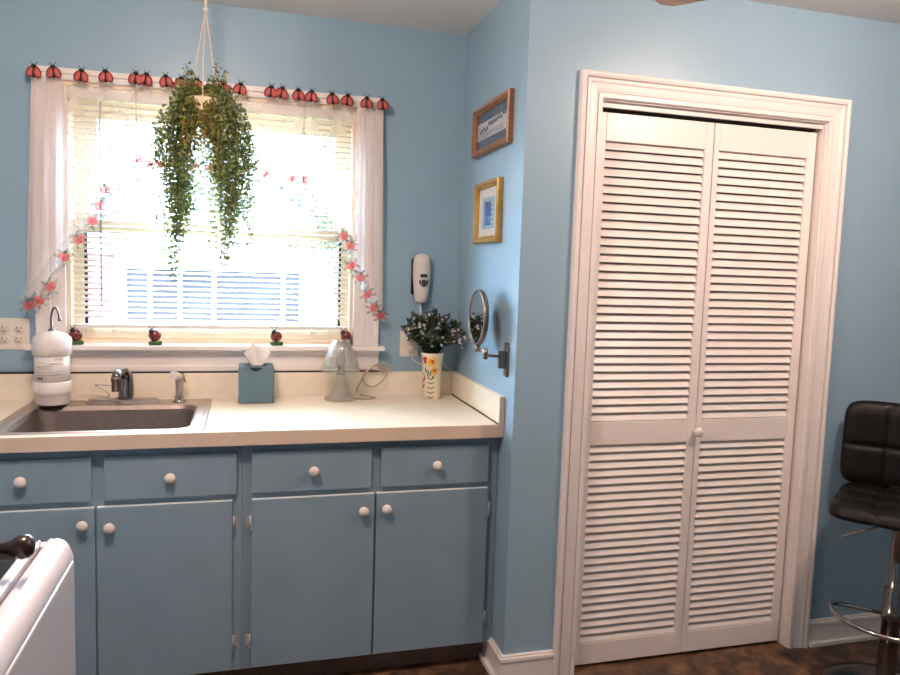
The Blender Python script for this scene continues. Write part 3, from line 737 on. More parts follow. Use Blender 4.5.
for (da, z) in ((-.75, .168), (-.55, .172), (-.62, .158)): decal(b, F0+da, z, disc(.008, 20, 5, .15), 2)
decal(b, F0-.95, .09, disc(.012, 20, 5, .1, 1, 1.6), 2); decal(b, F0-.98, .06, disc(.010, 20, 5, .1, 1, 1.6), 2)
for k, z in enumerate((.004, .024, .044, .064, .082)):
    for s in (-1, 1): decal(b, F0+.02+s*.18, z+.006, disc(.009, 12, 0, 0, 1, .28, s*.35), 3)
for (da, z, rt) in ((-.45, .118, 1.2), (-.25, .114, 1.7), (-.05, .105, 1.1), (-.35, .102, 1.9), (.05, .118, .6), (.25, .097, .9), (-.6, .125, 1.5)): decal(b, F0+da, z, disc(.009, 12, 0, 0, 1, .3, rt), 3)
b.build('painted_flowers', ['yellow', 'orange', 'glazered', 'glazegreen'], va)

fb = thing('flower_bunch', (VX, VY, 1.1), 'bushy bunch of dark green foliage with lilac and blush blossoms in the painted vase', 'flowers')
rng = random.Random(8)
stems = MB(); fol = MB(); tips = []
for k in range(62):
    a = rng.uniform(0, 2*PI); sp_ = rng.uniform(.25, 1)**.8
    dx = .128*cos(a)*sp_; dy = .085*sin(a)*sp_; up_ = rng.uniform(.035, .155)*(1.1-.45*sp_)+.035
    ex, ey, ez = VX+dx-.0, min(-.022, VY+dy-.015), 1.108+up_
    if k < 8: ex, ey, ez = VX+rng.uniform(.06, .118), VY-rng.uniform(.02, .12), 1.15+rng.uniform(-.01, .06)
    ex = min(ex, -.016)
    P = spline([(VX+rng.uniform(-.02, .02), VY+rng.uniform(-.02, .02), 1.06), (VX+dx*.3, VY+dy*.3, 1.06+(ez-1.06)*.62), (ex, ey, ez)], 8)
    stems.tube(P, .0016, 5); tips.append(Vector((ex, ey, ez)))
    for i in range(5, len(P)):
        for s in range(6):
            d = Vector((rng.uniform(-1, 1), rng.uniform(-1, 1), rng.uniform(-.5, 1))).normalized(); l = rng.uniform(.014, .028); w = l*.3
            q = P[i]; sd = d.orthogonal().normalized()
            v0, v1, v2, v3 = q, q+d*l*.5+sd*w, q+d*l, q+d*l*.5-sd*w
            if max(p.x for p in (v1, v2, v3)) > -.004 or max(p.y for p in (v1, v2, v3)) > -.022: continue
            fol.add([v0, v1, v2, v3], [(0, 1, 2, 3)], 0)
stems.build('stems', 'stemg', fb); fol.build('leaves', 'bleaf', fb)
def blossom_mesh(n):
    b = MB()
    for k in range(n):
        a = 2*PI*k/n; d = Vector((cos(a), sin(a), .35)); sd = Vector((-sin(a), cos(a), 0)); l = .0095
        b.add([(0, 0, 0), d*l*.55+sd*l*.38, d*l, d*l*.55-sd*l*.38], [(0, 1, 2, 3)], 0)
    b.ball((0, 0, .002), .0024, 6, 1); return b
protos = {}
for nm in ('lilac', 'blush'):
    protos[nm] = blossom_mesh(6).build('blossom', [nm, 'yellow'])
k = 0
for i in range(110):
    t = tips[i % len(tips)]+Vector((rng.uniform(-.02, .02), rng.uniform(-.026, .008), rng.uniform(-.03, .012)))
    if t.x > -.014 or t.y > -.03: continue
    nm = 'blush' if (i % 3 == 0) else 'lilac'
    o = protos[nm].copy(); COL.objects.link(o); o.parent = fb
    o.location = t-fb.location; o.rotation_euler = (rng.uniform(.5, 1.7), 0, rng.uniform(-.9, .7)); s = rng.uniform(.55, .95); o.scale = (s, s, s)
for o in protos.values(): bpy.data.objects.remove(o)

# ------------------------------------------------------------------ wall phone
ph = thing('wall_phone', (-.17, 0, 1.31), 'off-white corded handset phone hanging on the blue wall above the flowers', 'telephone')
MB().box(-.212, -.145, -.022, -.0005, 1.345, 1.495).build('phone_cradle', 'black', ph, .006, 3)
b = MB(); P = []
prof = [(1.312, .020, .026), (1.318, .027, .034), (1.345, .030, .034), (1.39, .034, .036), (1.43, .037, .04), (1.47, .037, .044), (1.495, .034, .042), (1.51, .026, .034), (1.517, .012, .026)]
for (z, w, d) in prof:
    P.append([(-.171+w*cos(t), -.022-d*max(0, sin(t))**.7, z) for t in [PI*i/14 for i in range(15)]][::-1])
b.grid(P); n = 15
b.add(P[0], [tuple(range(n))]); b.add(P[-1], [tuple(range(n))[::-1]])
for A, B in zip(P, P[1:]): b.add([A[0], A[-1], B[-1], B[0]], [(0, 1, 2, 3)])
b.build('handset', 'phone', ph)
MB().box(-.184, -.155, -.064, -.056, 1.418, 1.432).build('display', 'lcd', ph, .001)
b = MB(); b.ball((-.169, -.060, 1.400), .0085, 12, 0, (1, .5, 1))
for (a0, a1) in ((2.7, 3.9), (4.1, 5.3), (5.5, 6.7)):
    P = [[(-.169+r*cos(a0+(a1-a0)*i/6), -.0605+.0018*(r > .015), 1.400+r*sin(a0+(a1-a0)*i/6)) for i in range(7)] for r in (.0125, .0195)]
    b.grid(P)
b.build('keypad', 'keys', ph, solid=.003)
b = MB(); P = []
for i in range(160):
    t = i/159; z = 1.312-.155*t; P.append((-.178+.006*cos(i*.9)+.012*sin(t*3), -.026+.006*sin(i*.9), z))
b.tube(P, .0018, 5); b.tube([(-.172, -.03, 1.314), (-.177, -.026, 1.305)], .003, 6); b.build('coiled_cord', 'phone', ph)

# ------------------------------------------------------------------ outlets
def receptacle(x, z, parent):
    b = MB()
    b.lathe([(.0165, 0), (.0165, .003), (.0, .003)], (x, -.0065, z), 22, (0, -1, 0), 0)
    for dx in (-.0063, .0063): b.box(x+dx-.0011, x+dx+.0011, -.0102, -.0093, z-.001, z+.0075, 1)
    b.lathe([(.0026, 0), (.0026, .0008)], (x, -.0094, z-.0085), 10, (0, -1, 0), 1)
    b.build('receptacle', ['pinkplastic', 'black'], parent)
ou = thing('wall_outlet', (-1.708, 0, 1.16), 'double gang cream outlet plate with four sockets left of the water filter', 'outlet')
MB().box(-1.776, -1.661, -.0065, -.0003, 1.104, 1.222).build('cover_plate', 'pinkplastic', ou, .003, 3)
for x in (-1.743, -1.696):
    for z in (1.1835, 1.143): receptacle(x, z, ou)
    MB().lathe([(.003, 0), (.003, .001), (0, .0014)], (x, -.0064, 1.1635), 10, (0, -1, 0)).build('screw', 'trim', ou)
ou = thing('wall_outlet', (-.212, 0, 1.135), 'single cream outlet plate on the blue wall behind the flowers', 'outlet')
MB().box(-.252, -.172, -.0065, -.0003, 1.078, 1.192).build('cover_plate', 'pinkplastic', ou, .003, 3)
for z in (1.155, 1.1145): receptacle(-.212, z, ou)
pc = thing('power_plug', (-.212, -.01, 1.1145), 'white plug in the outlet behind the vase with its cord looping to the counter', 'plug')
MB().box(-.226, -.198, -.034, -.0105, 1.102, 1.128).build('plug_body', 'pinkplastic', pc, .004)
b = MB(); b.tube(spline([(-.212, -.032, 1.112), (-.20, -.03, 1.07), (-.15, -.028, 1.045), (-.08, -.03, 1.06), (-.05, -.03, 1.035), (-.028, -.03, 1.018), (-.0285, -.03, .98), (-.03, -.03, .925)]), .0018, 6); b.build('plug_cord', 'whitecord', pc)

# ------------------------------------------------------------------ make-up mirror
mm = thing('wall_mirror', (0, -.645, 1.145), 'round dark nickel shaving mirror on a folding arm fixed to the short blue wall', 'mirror')
b = MB(); b.box(-.008, -.0005, -.664, -.628, 1.085, 1.207); b.build('wall_plate', 'bronze', mm, .005, 3)
b = MB(); b.box(-.034, -.008, -.655, -.637, 1.115, 1.178); b.build('bracket', 'bronze', mm, .003)
b = MB(); b.cyl((-.03, -.646, 1.158), (-.082, -.646, 1.162), .0048); b.cyl((-.082, -.646, 1.148), (-.082, -.646, 1.186), .0085); b.build('arm', 'bronze', mm)
b = MB(); b.cyl((-.082, -.646, 1.176), (-.073, -.53, 1.172), .0048); b.cyl((-.073, -.525, 1.160), (-.073, -.525, 1.184), .0085); b.build('arm', 'bronze', mm)
n_ = Vector((-.999, .01, .02)).normalized(); mc = Vector((-.073, -.522, 1.285))
b = MB(); b.cyl((-.073, -.525, 1.172), (-.073, -.522, 1.188), .005); b.lathe([(.094, -.010), (.099, -.009), (.1015, -.004), (.1015, .004), (.099, .009), (.0935, .0095), (.0935, .006), (.0935, -.008), (.094, -.010)], mc, 48, n_, cap=False)
b.build('mirror_frame', 'bronze', mm)
b = MB(); b.lathe([(0, .0062), (.0937, .0062)], mc, 48, n_, cap=False); b.build('mirror_glass', 'mirror', mm)
b = MB(); b.lathe([(0, -.0072), (.0937, -.0072)], mc, 48, n_, cap=False); b.build('mirror_back', 'bronze', mm)

# ------------------------------------------------------------------ framed pictures on the short wall
def picture(label, y0, y1, z0, z1, fw, mkey):
    p = thing('framed_picture', (0, (y0+y1)/2, z0), label, 'picture', 'framed pictures on the short wall')
    rows = []
    pf = [(0, 0), (0, .018), (.004, .023), (.012, .021), (fw-.008, .014), (fw-.004, .016), (fw, .012), (fw, .0)]
    b = MB(); n = len(pf)
    rows = [[(-.0008-t, y0+w, z0+w), (-.0008-t, y1-w, z0+w), (-.0008-t, y1-w, z1-w), (-.0008-t, y0+w, z1-w)] for (w, t) in pf]
    for i in range(n):
        A = rows[i]; B = rows[(i+1) % n]
        for k in range(4): b.add([A[k], B[k], B[(k+1) % 4], A[(k+1) % 4]], [(0, 1, 2, 3)])
    b.build('frame', mkey, p)
    return p
p1 = picture('wood framed picture of dark birds over mist, the upper one on the short wall', -.612, -.20, 1.897, 2.080, .026, 'wood')
y0, y1, z0, z1 = -.585, -.227, 1.924, 2.055
b = MB(); hh = z1-z0
b.box(-.0075, -.001, y0, y1, z0, z0+hh*.25, 0); b.box(-.0075, -.001, y0, y1, z0+hh*.25, z0+hh*.74, 1); b.box(-.0075, -.001, y0, y1, z0+hh*.74, z1, 0)
b.build('print', ['artgrey', 'artmist'], p1)
b = MB(); rng = random.Random(3)
for i in range(15):
    yy = y1-.04-(y1-y0-.08)*i/14; zz = z0+hh*(.50+.012*i)+rng.uniform(-.008, .008); s = rng.uniform(.013, .022)
    b.add([(-.0079, yy-s, zz+s*.9), (-.0079, yy, zz-.002), (-.0079, yy+.004, zz+.003)], [(0, 1, 2)]); b.add([(-.0079, yy+s, zz+s*.7), (-.0079, yy, zz-.002), (-.0079, yy-.004, zz+.003)], [(0, 1, 2)])
    b.add([(-.0079, yy-.013, zz-.004), (-.0079, yy+.013, zz-.006), (-.0079, yy+.002, zz+.008)], [(0, 1, 2)])
for zz in (.30, .35, .40): b.box(-.0079, -.0076, y0+.05, y1-.05, z0+hh*zz, z0+hh*zz+.0015)
b.build('bird_flock', 'artdark', p1)
MB().box(-.0095, -.0085, y0, y1, z0, z1).build('picture_glass', 'framefront', p1)
p2 = picture('gold framed picture with a small blue print, the lower one on the short wall', -.535, -.255, 1.559, 1.790, .026, 'gold')
y0, y1, z0, z1 = -.509, -.281, 1.585, 1.764
MB().box(-.007, -.001, y0, y1, z0, z1).build('mount', 'mat_', p2)
MB().box(-.0076, -.007, y0+.042, y1-.04, z0+.027, z1-.034).build('inner_mount', 'artpale', p2)
b = MB(); b.box(-.0082, -.0076, y0+.07, y1-.07, z0+.04, z0+.075, 0); b.box(-.0082, -.0076, y0+.07, y1-.07, z0+.075, z1-.05, 1)
for i in range(5): b.box(-.0084, -.0082, y0+.068, y0+.08, z0+.045+i*.018, z0+.055+i*.018, 2)
b.build('print', ['artblue', 'artdeep', 'artmist'], p2)
MB().box(-.0095, -.0088, y0, y1, z0, z1).build('picture_glass', 'framefront', p2)

# ------------------------------------------------------------------ hanging plant
PX, PY = -1.03, -.30
hp = thing('hanging_plant', (PX, PY, 2.0), 'trailing green plant in a pot hanging from three cords in front of the window', 'plant')
MB().lathe([(.04, -.075), (.052, -.06), (.06, .0), (.063, .012), (.058, .012), (.055, .0), (0, -.004)], (PX, PY, 2.0), 28).build('hanging_pot', 'pot', hp)
MB().lathe([(.055, .001), (0, .006)], (PX, PY, 2.0), 20).build('soil', 'soil', hp)
knot = (PX+.006, PY, 2.315)
for (dx, dy) in ((-.045, .03), (.0, -.061), (.05, .028)):
    b = MB(); b.tube([(PX+dx, PY+dy, 2.012), (PX+dx*.55, PY+dy*.55, 2.15), knot], .0021, 6); b.ball((PX+dx, PY+dy, 2.01), .006, 8); b.build('hanger_cord', 'rope', hp)
b = MB(); b.tube([knot, (PX+.006, PY, 2.40)], .0052, 8); b.ball(knot, .009, 10); b.build('cord_top', 'rope', hp)
b = MB(); b.tube(spline([(PX+.006, PY, H), (PX+.006, PY, 2.41), (PX+.014, PY, 2.398), (PX+.006, PY, 2.39), (PX, PY, 2.398)]), .0022, 6); b.build('ceiling_hook', 'chrome', hp)
rng = random.Random(21)
def vine(pts, mk, dens=.0066, size=.0116):
    P = spline(pts, 10); b = MB(); b.tube(P[::3]+[P[-1]], .0011, 4, 1)
    L = 0; nxt = .01
    for i in range(1, len(P)):
        seg = (P[i]-P[i-1]); L += seg.length
        while L > nxt:
            nxt += dens*rng.uniform(.7, 1.4)
            for s in range(2):
                a = rng.uniform(0, 2*PI); t = seg.normalized() if seg.length > 0 else Vector((0, 0, -1))
                o = t.orthogonal().normalized(); o.rotate(Matrix.Rotation(a, 3, t)); d = (o+Vector((0, 0, rng.uniform(-.6, .3)))).normalized()
                st = rng.uniform(.002, .012); q = P[i]+d*st; l = size*rng.uniform(.7, 1.25); w = l*.42
                sd = d.cross(Vector((rng.uniform(-1, 1), rng.uniform(-1, 1), rng.uniform(-1, 1)))).normalized(); up = d.cross(sd)*l*.12
                b.add([q, q+d*l*.35+sd*w, q+d*l*.8+sd*w*.8, q+d*l, q+d*l*.8-sd*w*.8, q+d*l*.35-sd*w, q+d*l*.5-up], [(0, 1, 2, 6), (2, 3, 6), (3, 4, 6), (4, 5, 0, 6)], 0)
    b.build('vine', [mk, 'stemg'], hp)
def fall(ex, ey, ez, mk, arch=.04, a=None):
    a = math.atan2(ey-PY, ex-PX); sx, sy = PX+.03*cos(a), PY+.03*sin(a)
    hx, hy = PX+(ex-PX)*.75, PY+(ey-PY)*.75
    ht = 2.02+rng.uniform(.0, arch); drop = ht-ez
    vine([(sx, sy, 2.0), (PX+(ex-PX)*.45, PY+(ey-PY)*.45, ht), (hx, hy, ht-.04-.06*rng.random()), (ex, ey, ht-.12-.2*drop*rng.random()), (ex+rng.uniform(-.015, .015), ey+rng.uniform(-.012, .012), (ht-.12+ez)/2-.02), (ex+rng.uniform(-.022, .022), ey+rng.uniform(-.012, .012), ez)], mk)
for i in range(34):   # left mass
    x = rng.gauss(-1.118, .034); x = max(-1.182, min(-1.068, x)); deep = abs(x+1.115) < .025
    fall(x, PY+rng.uniform(-.09, .09), (rng.uniform(1.46, 1.66) if deep else rng.uniform(1.56, 1.82)), 'leafb' if i % 2 else 'leafa')
fall(-1.112, PY-.05, 1.385, 'leafb'); fall(-1.108, PY-.03, 1.40, 'leafa'); fall(-1.118, PY-.06, 1.43, 'leafb')
for i in range(42):   # right mass
    x = rng.gauss(-.945, .045); x = max(-1.03, min(-.874, x)); c = 1-abs(x+.945)/.08
    fall(x, PY+rng.uniform(-.1, .09), rng.uniform(1.74-.2*c, 1.88-.16*c) if i % 3 else (rng.uniform(1.50, 1.64) if x > -.99 else rng.uniform(1.6, 1.75)), 'leafa' if i % 2 else 'leafb')
fall(-.965, PY-.05, 1.45, 'leafb'); fall(-.935, PY-.06, 1.455, 'leafb'); fall(-.95, PY-.02, 1.47, 'leafa'); fall(-.89, PY-.03, 1.58, 'leafb'); fall(-.873, PY-.02, 1.66, 'leafb')
for i in range(24):   # short front curtain of yellowish growth
    fall(PX+rng.uniform(-.06, .065), PY-rng.uniform(.055, .09), rng.uniform(1.82, 1.93), 'leafy' if i % 3 else 'leafa', .02)
for (dx, dz, mk) in ((-.062, .125, 'leafb'), (-.05, .11, 'leafb'), (.045, .12, 'leafb'), (.07, .11, 'leafa'), (-.04, .085, 'leafa'), (-.075, .075, 'leafb'), (.05, .105, 'leafb'), (.065, .085, 'leafa'), (.03, .08, 'leafb'), (-.02, .07, 'leafy'), (.09, .06, 'leafb'), (-.095, .05, 'leafb'), (.01, .06, 'leafb')):
    y = PY+rng.uniform(-.05, .04)
    vine([(PX+dx*.3, PY, 2.0), (PX+dx*.7, (y+PY)/2, 2.0+dz*.6), (PX+dx, y, 2.005+dz)], mk)

# ------------------------------------------------------------------ stove and pan (lower left corner)
SXR, SYF = -1.200, -1.53
st = thing('kitchen_stove', (-1.58, -1.86, 0), 'white enamel kitchen stove in the lower left corner of the view', 'stove')
MB().box(-1.955, SXR+.0035, -2.19, SYF-.002, .06, .8735).build('stove_body', 'enamel', st, .004)
MB().box(-1.93, SXR-.03, -2.17, SYF-.05, 0, .06).build('plinth', 'black', st)
lip = [(-1.232, .868), (-1.203, .868), (-1.198, .874), (-1.2, .886), (-1.206, .902), (-1.214, .911), (-1.224, .916), (-1.238, .917), (-1.245, .912)]
b = MB(); b.prism(lip, lambda a, c: (a, -2.19, c), (0, .66, 0), 0, True); b.prism([(-3.155-a, c) for a, c in lip][::-1], lambda a, c: (a, -2.19, c), (0, .66, 0), 0, True)
b.box(-1.93, -1.225, -1.556, -1.53, .868, .912); b.box(-1.93, -1.225, -2.19, -2.164, .868, .912); b.box(-1.93, -1.225, -2.19, -1.53, .862, .885)
b.build('cooktop', 'enamel', st, .003)
b = MB(); b.box(-1.915, -1.905, -2.15, -1.548, .885, .921); b.box(-1.268, -1.25, -2.15, -1.548, .885, .921); b.box(-1.915, -1.25, -1.562, -1.545, .885, .921); b.box(-1.915, -1.25, -2.16, -2.145, .885, .921)
b.build('cooktop_rim', 'enamel', st, .003)
MB().box(-1.905, -1.268, -2.145, -1.562, .885, .905).build('cooktop_plate', 'cooktop', st)
for (x, y) in ((-1.42, -1.72), (-1.75, -1.72), (-1.42, -2.0), (-1.75, -2.0)):
    b = MB()
    for r in (.03, .055, .08): b.tube([(x+r*cos(2*PI*k/28), y+r*sin(2*PI*k/28), .910) for k in range(28)], .005, 6, closed=True)
    b.box(x-.09, x+.09, y-.003, y+.003, .9045, .908); b.build('burner', 'steeldk', st)
MB().box(-1.955, -1.205, -2.25, -2.192, .06, 1.02).build('back_guard', 'enamel', st, .01, 3)
b = MB(); b.box(-1.90, -1.25, SYF-.004, SYF+.016, .22, .80); b.build('oven_door', 'enamel', st, .004)
b = MB(); b.tube([(-1.86, SYF+.016, .755), (-1.86, SYF+.04, .755), (-1.3, SYF+.04, .755), (-1.3, SYF+.016, .755)], .009, 10); b.build('oven_handle', 'chrome', st)
pn = thing('saucepan', (-1.42, -1.715, .916), 'saucepan on the stove with a dark wooden knob ended handle pointing right', 'saucepan')
b = MB(); b.lathe([(.0, 0), (.072, 0), (.078, .006), (.08, .08), (.083, .082), (.077, .082), (.075, .01), (0, .008)], (-1.42, -1.715, .916), 32, cap=False); b.build('pan_body', 'pan', pn)
b = MB(); hx = [(-1.345, .010), (-1.33, .0095), (-1.30, .0085), (-1.265, .0085), (-1.250, .0095), (-1.240, .013), (-1.232, .0185), (-1.223, .0205), (-1.214, .019), (-1.207, .0125), (-1.205, .0)]
b.lathe([(r, x+1.345) for x, r in hx], (-1.353, -1.725, .974), 20, (.997, -.02, .02)); b.build('pan_handle', 'woodhandle', pn)

# ------------------------------------------------------------------ bar stool
bs = thing('bar_stool', (1.317, -1.079, 0), 'black quilted leatherette bar stool with a chrome pole by the closet door', 'bar stool')
A = .9; SC = Vector((1.317, -1.079, 0)); nf = Vector((-sin(A), -cos(A), 0)); lf = Vector((-cos(A), sin(A), 0))
W3 = lambda f, s, z: SC+nf*f+lf*s+Vector((0, 0, z))
MB().lathe([(.198, 0), (.2, .004), (.197, .009), (.15, .017), (.06, .026), (.036, .034), (.034, .05), (.0, .05)], SC, 48).build('stool_base', 'chromedk', bs)
b = MB(); b.lathe([(.036, .04), (.03, .05), (.0295, .275), (.033, .277), (.033, .31), (.0295, .312), (.0295, .385), (.026, .392), (.019, .396), (.019, .62), (.03, .625), (.03, .64)], SC, 28); b.build('pole', 'chromedk', bs)
b = MB(); P = []
for k in range(25):
    t = -PI/2+PI*k/24; P.append(W3(.03+.165*cos(t), .185*sin(t), .292-.004*cos(t)))
b.tube([W3(.0, -.03, .292)]+[W3(.01, -.12, .292)]+P+[W3(.01, .12, .292), W3(0, .03, .292)], .0085, 10); b.build('footrest', 'chrome', bs)
b = MB(); b.tube([W3(.0, .02, .625), W3(.0, .10, .575), W3(.0, .175, .535)], .004, 8); b.build('height_lever', 'chrome', bs)
# quilted cushions
def cushion(fr, w, h, th, nx, nz, name, cells, ez=.06):
    b = MB()
    def prof(u, v):
        e = min(1, min(u, 1-u)*w/ez) if u*(1-u) > 0 else 0; g = min(1, min(v, 1-v)*h/ez) if v*(1-v) > 0 else 0
        e = math.sqrt(max(0, 1-(1-e)**2)); g = math.sqrt(max(0, 1-(1-g)**2))
        q = 1-sum(.3*math.exp(-((u-t_)*w/.010)**2) for t_ in (.34, .66))
        for c in cells: q -= .3*math.exp(-((v-c)*h/.010)**2)
        return e*g*max(.5, q)
    def corner(u, v):
        # squircle the outline
        x, y = 2*u-1, 2*v-1; return x*(1-.09*y**8), y*(1-.09*x**8)
    for sgn, depth in ((1, th), (-1, .022)):
        P = []
        for j in range(nz+1):
            row = []
            for i in range(nx+1):
                u, v = i/nx, j/nz; x, y = corner(u, v); row.append(fr(x*w/2, y*h/2, sgn*depth*(prof(u, v)*.8+.2*(0 < i < nx and 0 < j < nz))))
            P.append(row if sgn > 0 else row[::-1])
        b.grid(P)
    return b.build(name, 'leather', bs)
cushion(lambda x, y, d: W3(y, x, .667+d+.012*(abs(y)/.19)**3*(1 if y < 0 else -.5)), .42, .38, .036, 64, 56, 'seat', (.36, .68))
def backfr(x, y, d):
    z = .853+y; lean = -.185-.04*(y+.155)/.31; cur = .02*(x/.2)**2
    return W3(lean+cur+d, x, z)
cushion(backfr, .44, .32, .032, 64, 48, 'backrest', (.48,))
b = MB(); b.obox(W3(-.17, 0, .70), (.10, .05, .03), Matrix.Rotation(-A+PI, 3, 'Z')); b.build('back_bracket', 'black', bs)

# ------------------------------------------------------------------ ceiling fan with light, and flush lamp (mostly out of view, they light the room)
FX, FY, FZ = .48, -1.86, 2.153
fan = thing('ceiling_fan', (FX, FY, FZ), 'three bladed ceiling fan, one blade tip showing at the top edge', 'ceiling fan')
MB().lathe([(.07, .2746), (.07, .24), (.015, .22), (.015, .06), (.09, .05), (.105, .0), (.09, -.03), (.06, -.04), (0, -.04)], (FX, FY, FZ), 32).build('motor_housing', 'fanmetal', fan)
for k in range(3):
    a = math.atan2(.56, -.37)+2*PI*k/3; ca, sa = cos(a), sin(a)
    fr = lambda r, w, dz=0: (FX+r*ca-w*sa, FY+r*sa+w*ca, FZ+.005+w*.12+dz)
    out = [(.2, -.05), (.26, -.06), (.56, -.068), (.64, -.062), (.665, -.04), (.67, 0), (.665, .04), (.64, .062), (.56, .068), (.26, .06), (.2, .05)]
    b = MB(); n = len(out); b.add([fr(r, w) for r, w in out]+[fr(r, w, .008) for r, w in out], [tuple(range(n)), tuple(range(n, 2*n))[::-1]]+[(i, n+i, n+(i+1) % n, (i+1) % n) for i in range(n)])
    o = b.build('fan_blade', 'fanblade', fan)
    b = MB(); b.add([fr(.08, -.015, -.004), fr(.24, -.03, -.004), fr(.24, .03, -.004), fr(.08, .015, -.004), fr(.08, -.015, 0), fr(.24, -.03, 0), fr(.24, .03, 0), fr(.08, .015, 0)], [(0, 1, 2, 3), (7, 6, 5, 4), (0, 4, 5, 1), (1, 5, 6, 2), (2, 6, 7, 3), (3, 7, 4, 0)])
    b.build('blade_iron', 'fanmetal', o)
for (lx, ly, lab) in ((-1.15, -1.58, 'round flush ceiling light above the sink aisle, out of view'), (.95, -1.75, 'round flush ceiling light in front of the closet doors, out of view')):
    cl = thing('ceiling_light', (lx, ly, H), lab, 'ceiling light', 'flush ceiling lights')
    MB().lathe([(.16, 0), (.16, -.02), (.15, -.024), (0, -.024)], (lx, ly, H), 36).build('fixture_pan', 'fanmetal', cl)
    MB().lathe([(.145, -.024), (.14, -.05), (.1, -.075), (0, -.088)], (lx, ly, H), 36, cap=False).build('light_bowl', 'lampglow', cl)
def lamp(name, loc, power, col, r):
    l = bpy.data.lights.new(name, 'POINT'); l.energy = power; l.color = col; l.shadow_soft_size = r
    o = bpy.data.objects.new(name, l); COL.objects.link(o); o.location = loc; return o
WARM = (1, .80, .69)
lamp('closet_side_bulb', (.95, -1.75, H-.13), 37, WARM, .11)
lamp('sink_side_bulb', (-1.15, -1.58, H-.13), 47, WARM, .12)

# ------------------------------------------------------------------ outdoors
ex = MB().box(-14, 12, .6, 40, -1.0, -.9); struct('ground', ex, 'grass', 'pale sunlit lawn outside the window', 'lawn')
oh = thing('outbuilding', (-1.2, 9, -.9), 'white outbuilding with a wide paned window seen through the kitchen blind', 'building')
b = MB(); y0, y1 = 9, 12
b.box(-2.82, 1.2, y0, y1, -.9, .5); b.box(-2.82, 1.2, y0, y1, 1.36, 1.53); b.box(-2.82, -2.72, y0, y1, .5, 1.36); b.box(-.02, 1.2, y0, y1, .5, 1.36)
b.build('wall', 'siding', oh)
MB().box(-4.6, -2.82, y0-.05, y1, -.9, 1.5).build('brick_wall', 'pinkbrick', oh)
b = MB(); b.prism([(y0-.25, 1.51), (y0-.25, 1.55), (10.5, 1.72), (12.2, 1.55), (12.2, 1.51)], lambda a, c: (-3.0, a, c), (4.4, 0, 0)); b.build('roof', 'roof', oh)
wf_ = MB()
for x in (-2.72, -2.35, -1.92, -1.42, -.36, -.07): wf_.box(x, x+.06, y0-.04, y0+.06, .5, 1.36)
wf_.box(-2.72, -.02, y0-.05, y0+.06, .46, .54); wf_.box(-2.72, -.02, y0-.05, y0+.06, 1.32, 1.38)
o = wf_.build('window_frame', 'siding', oh); MB().box(-2.72, -.02, y0+.02, y0+.04, .5, 1.36).build('window_pane', 'extglass', o)
b = MB(); b.box(.2, 2.4, 8.3, 8.36, -.9, .95)
for k in range(9): b.box(.2, 2.4, 8.28, 8.30, -.7+k*.18, -.62+k*.18)
tag(b.build('garden_fence', 'siding'), 'white slatted garden fence to the right of the outbuilding, seen through the blind', 'fence')
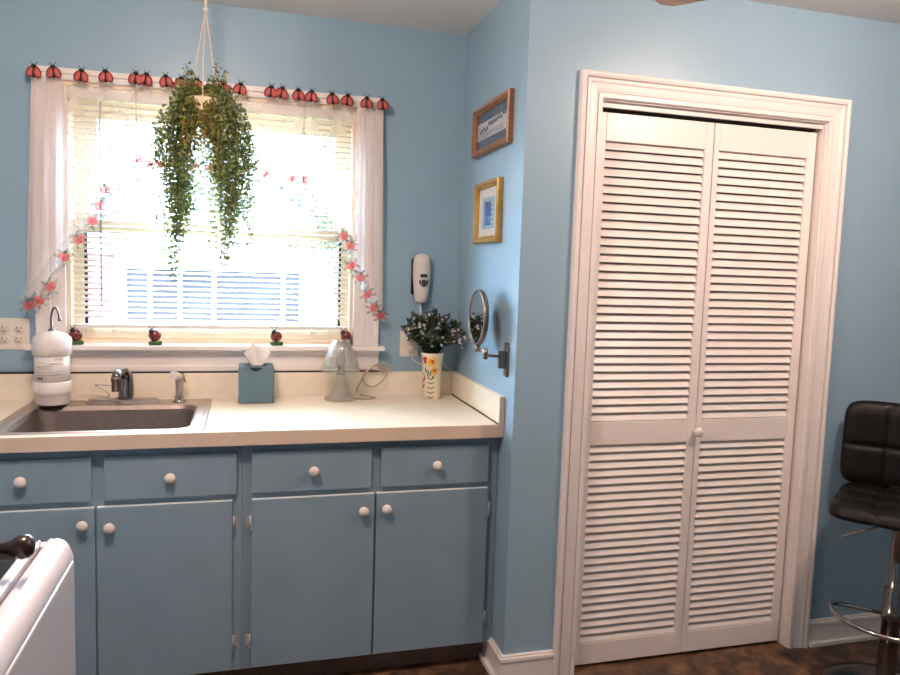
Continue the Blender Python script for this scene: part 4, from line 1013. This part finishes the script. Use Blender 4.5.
def tree(x, y, h, r, seed, label):
    t = thing('garden_tree', (x, y, -.9), label, 'tree', 'pale trees beyond the outbuilding'); rg = random.Random(seed)
    b = MB(); b.tube(spline([(x, y, -.9), (x+.1, y, h*.3), (x-.05, y, h*.6), (x, y, h*.8)]), .12, 8); 
    for k in range(7):
        a = 2*PI*k/7; z = h*(.35+.06*k); b.tube([(x, y, z), (x+r*.5*cos(a), y+r*.5*sin(a), z+.5), (x+r*.8*cos(a), y+r*.8*sin(a), z+.9)], .04, 6)
    b.build('trunk', 'bark', t)
    b = MB()
    for k in range(1500):
        d = Vector((rg.gauss(0, 1), rg.gauss(0, 1), rg.gauss(0, 1))).normalized()*r*rg.random()**.4; c = Vector((x, y, h*.72))+Vector((d.x, d.y, d.z*.9))
        a = Vector((rg.uniform(-1, 1), rg.uniform(-1, 1), rg.uniform(-1, 1))).normalized(); e = a.orthogonal().normalized(); s = rg.uniform(.09, .17)
        b.add([c, c+a*s+e*s*.5, c+a*s*2, c+a*s-e*s*.5], [(0, 1, 2, 3)])
    b.build('crown', 'tleaf', t)
tree(1.6, 15, 4.2, 1.9, 1, 'pale green tree behind the outbuilding, at the right side of the window')
tree(-5.2, 17, 6.0, 2.1, 2, 'pale green tree behind the brick wall, at the left side of the window')
tree(-1.7, 21, 6.4, 2.1, 3, 'pale green tree behind the outbuilding, in the middle of the window')

# ------------------------------------------------------------------ light and camera
w = bpy.data.worlds.new('sky'); scene.world = w; w.use_nodes = True
bg = w.node_tree.nodes['Background']; bg.inputs['Color'].default_value = (.58, .79, 1.0, 1); bg.inputs['Strength'].default_value = 24.0
s = bpy.data.lights.new('sun', 'SUN'); s.energy = 3; s.angle = .02; so = bpy.data.objects.new('sun', s); COL.objects.link(so)
so.rotation_euler = Vector((.25, .75, -.75)).to_track_quat('-Z', 'Y').to_euler()

cam = bpy.data.cameras.new('camera'); co = bpy.data.objects.new('camera', cam); COL.objects.link(co); scene.camera = co
yaw, pit, rol, F = -0.2734, -0.0923, 0.0329, 726.22
f = Vector((-sin(yaw)*cos(pit), cos(yaw)*cos(pit), sin(pit))); r = f.cross(Vector((0, 0, 1))).normalized(); u = r.cross(f)
r2 = r*cos(rol)+u*sin(rol); u2 = -r*sin(rol)+u*cos(rol)
co.matrix_world = Matrix(((r2.x, u2.x, -f.x, -.8787), (r2.y, u2.y, -f.y, -3.0249), (r2.z, u2.z, -f.z, 1.4515), (0, 0, 0, 1)))
cam.sensor_fit = 'HORIZONTAL'; cam.sensor_width = 36; cam.lens = F/900*36; cam.clip_start = .02
vs = scene.view_settings; vs.view_transform = 'Standard'; vs.look = 'None'; vs.gamma = 1; vs.exposure = .47; vs.use_curve_mapping = False
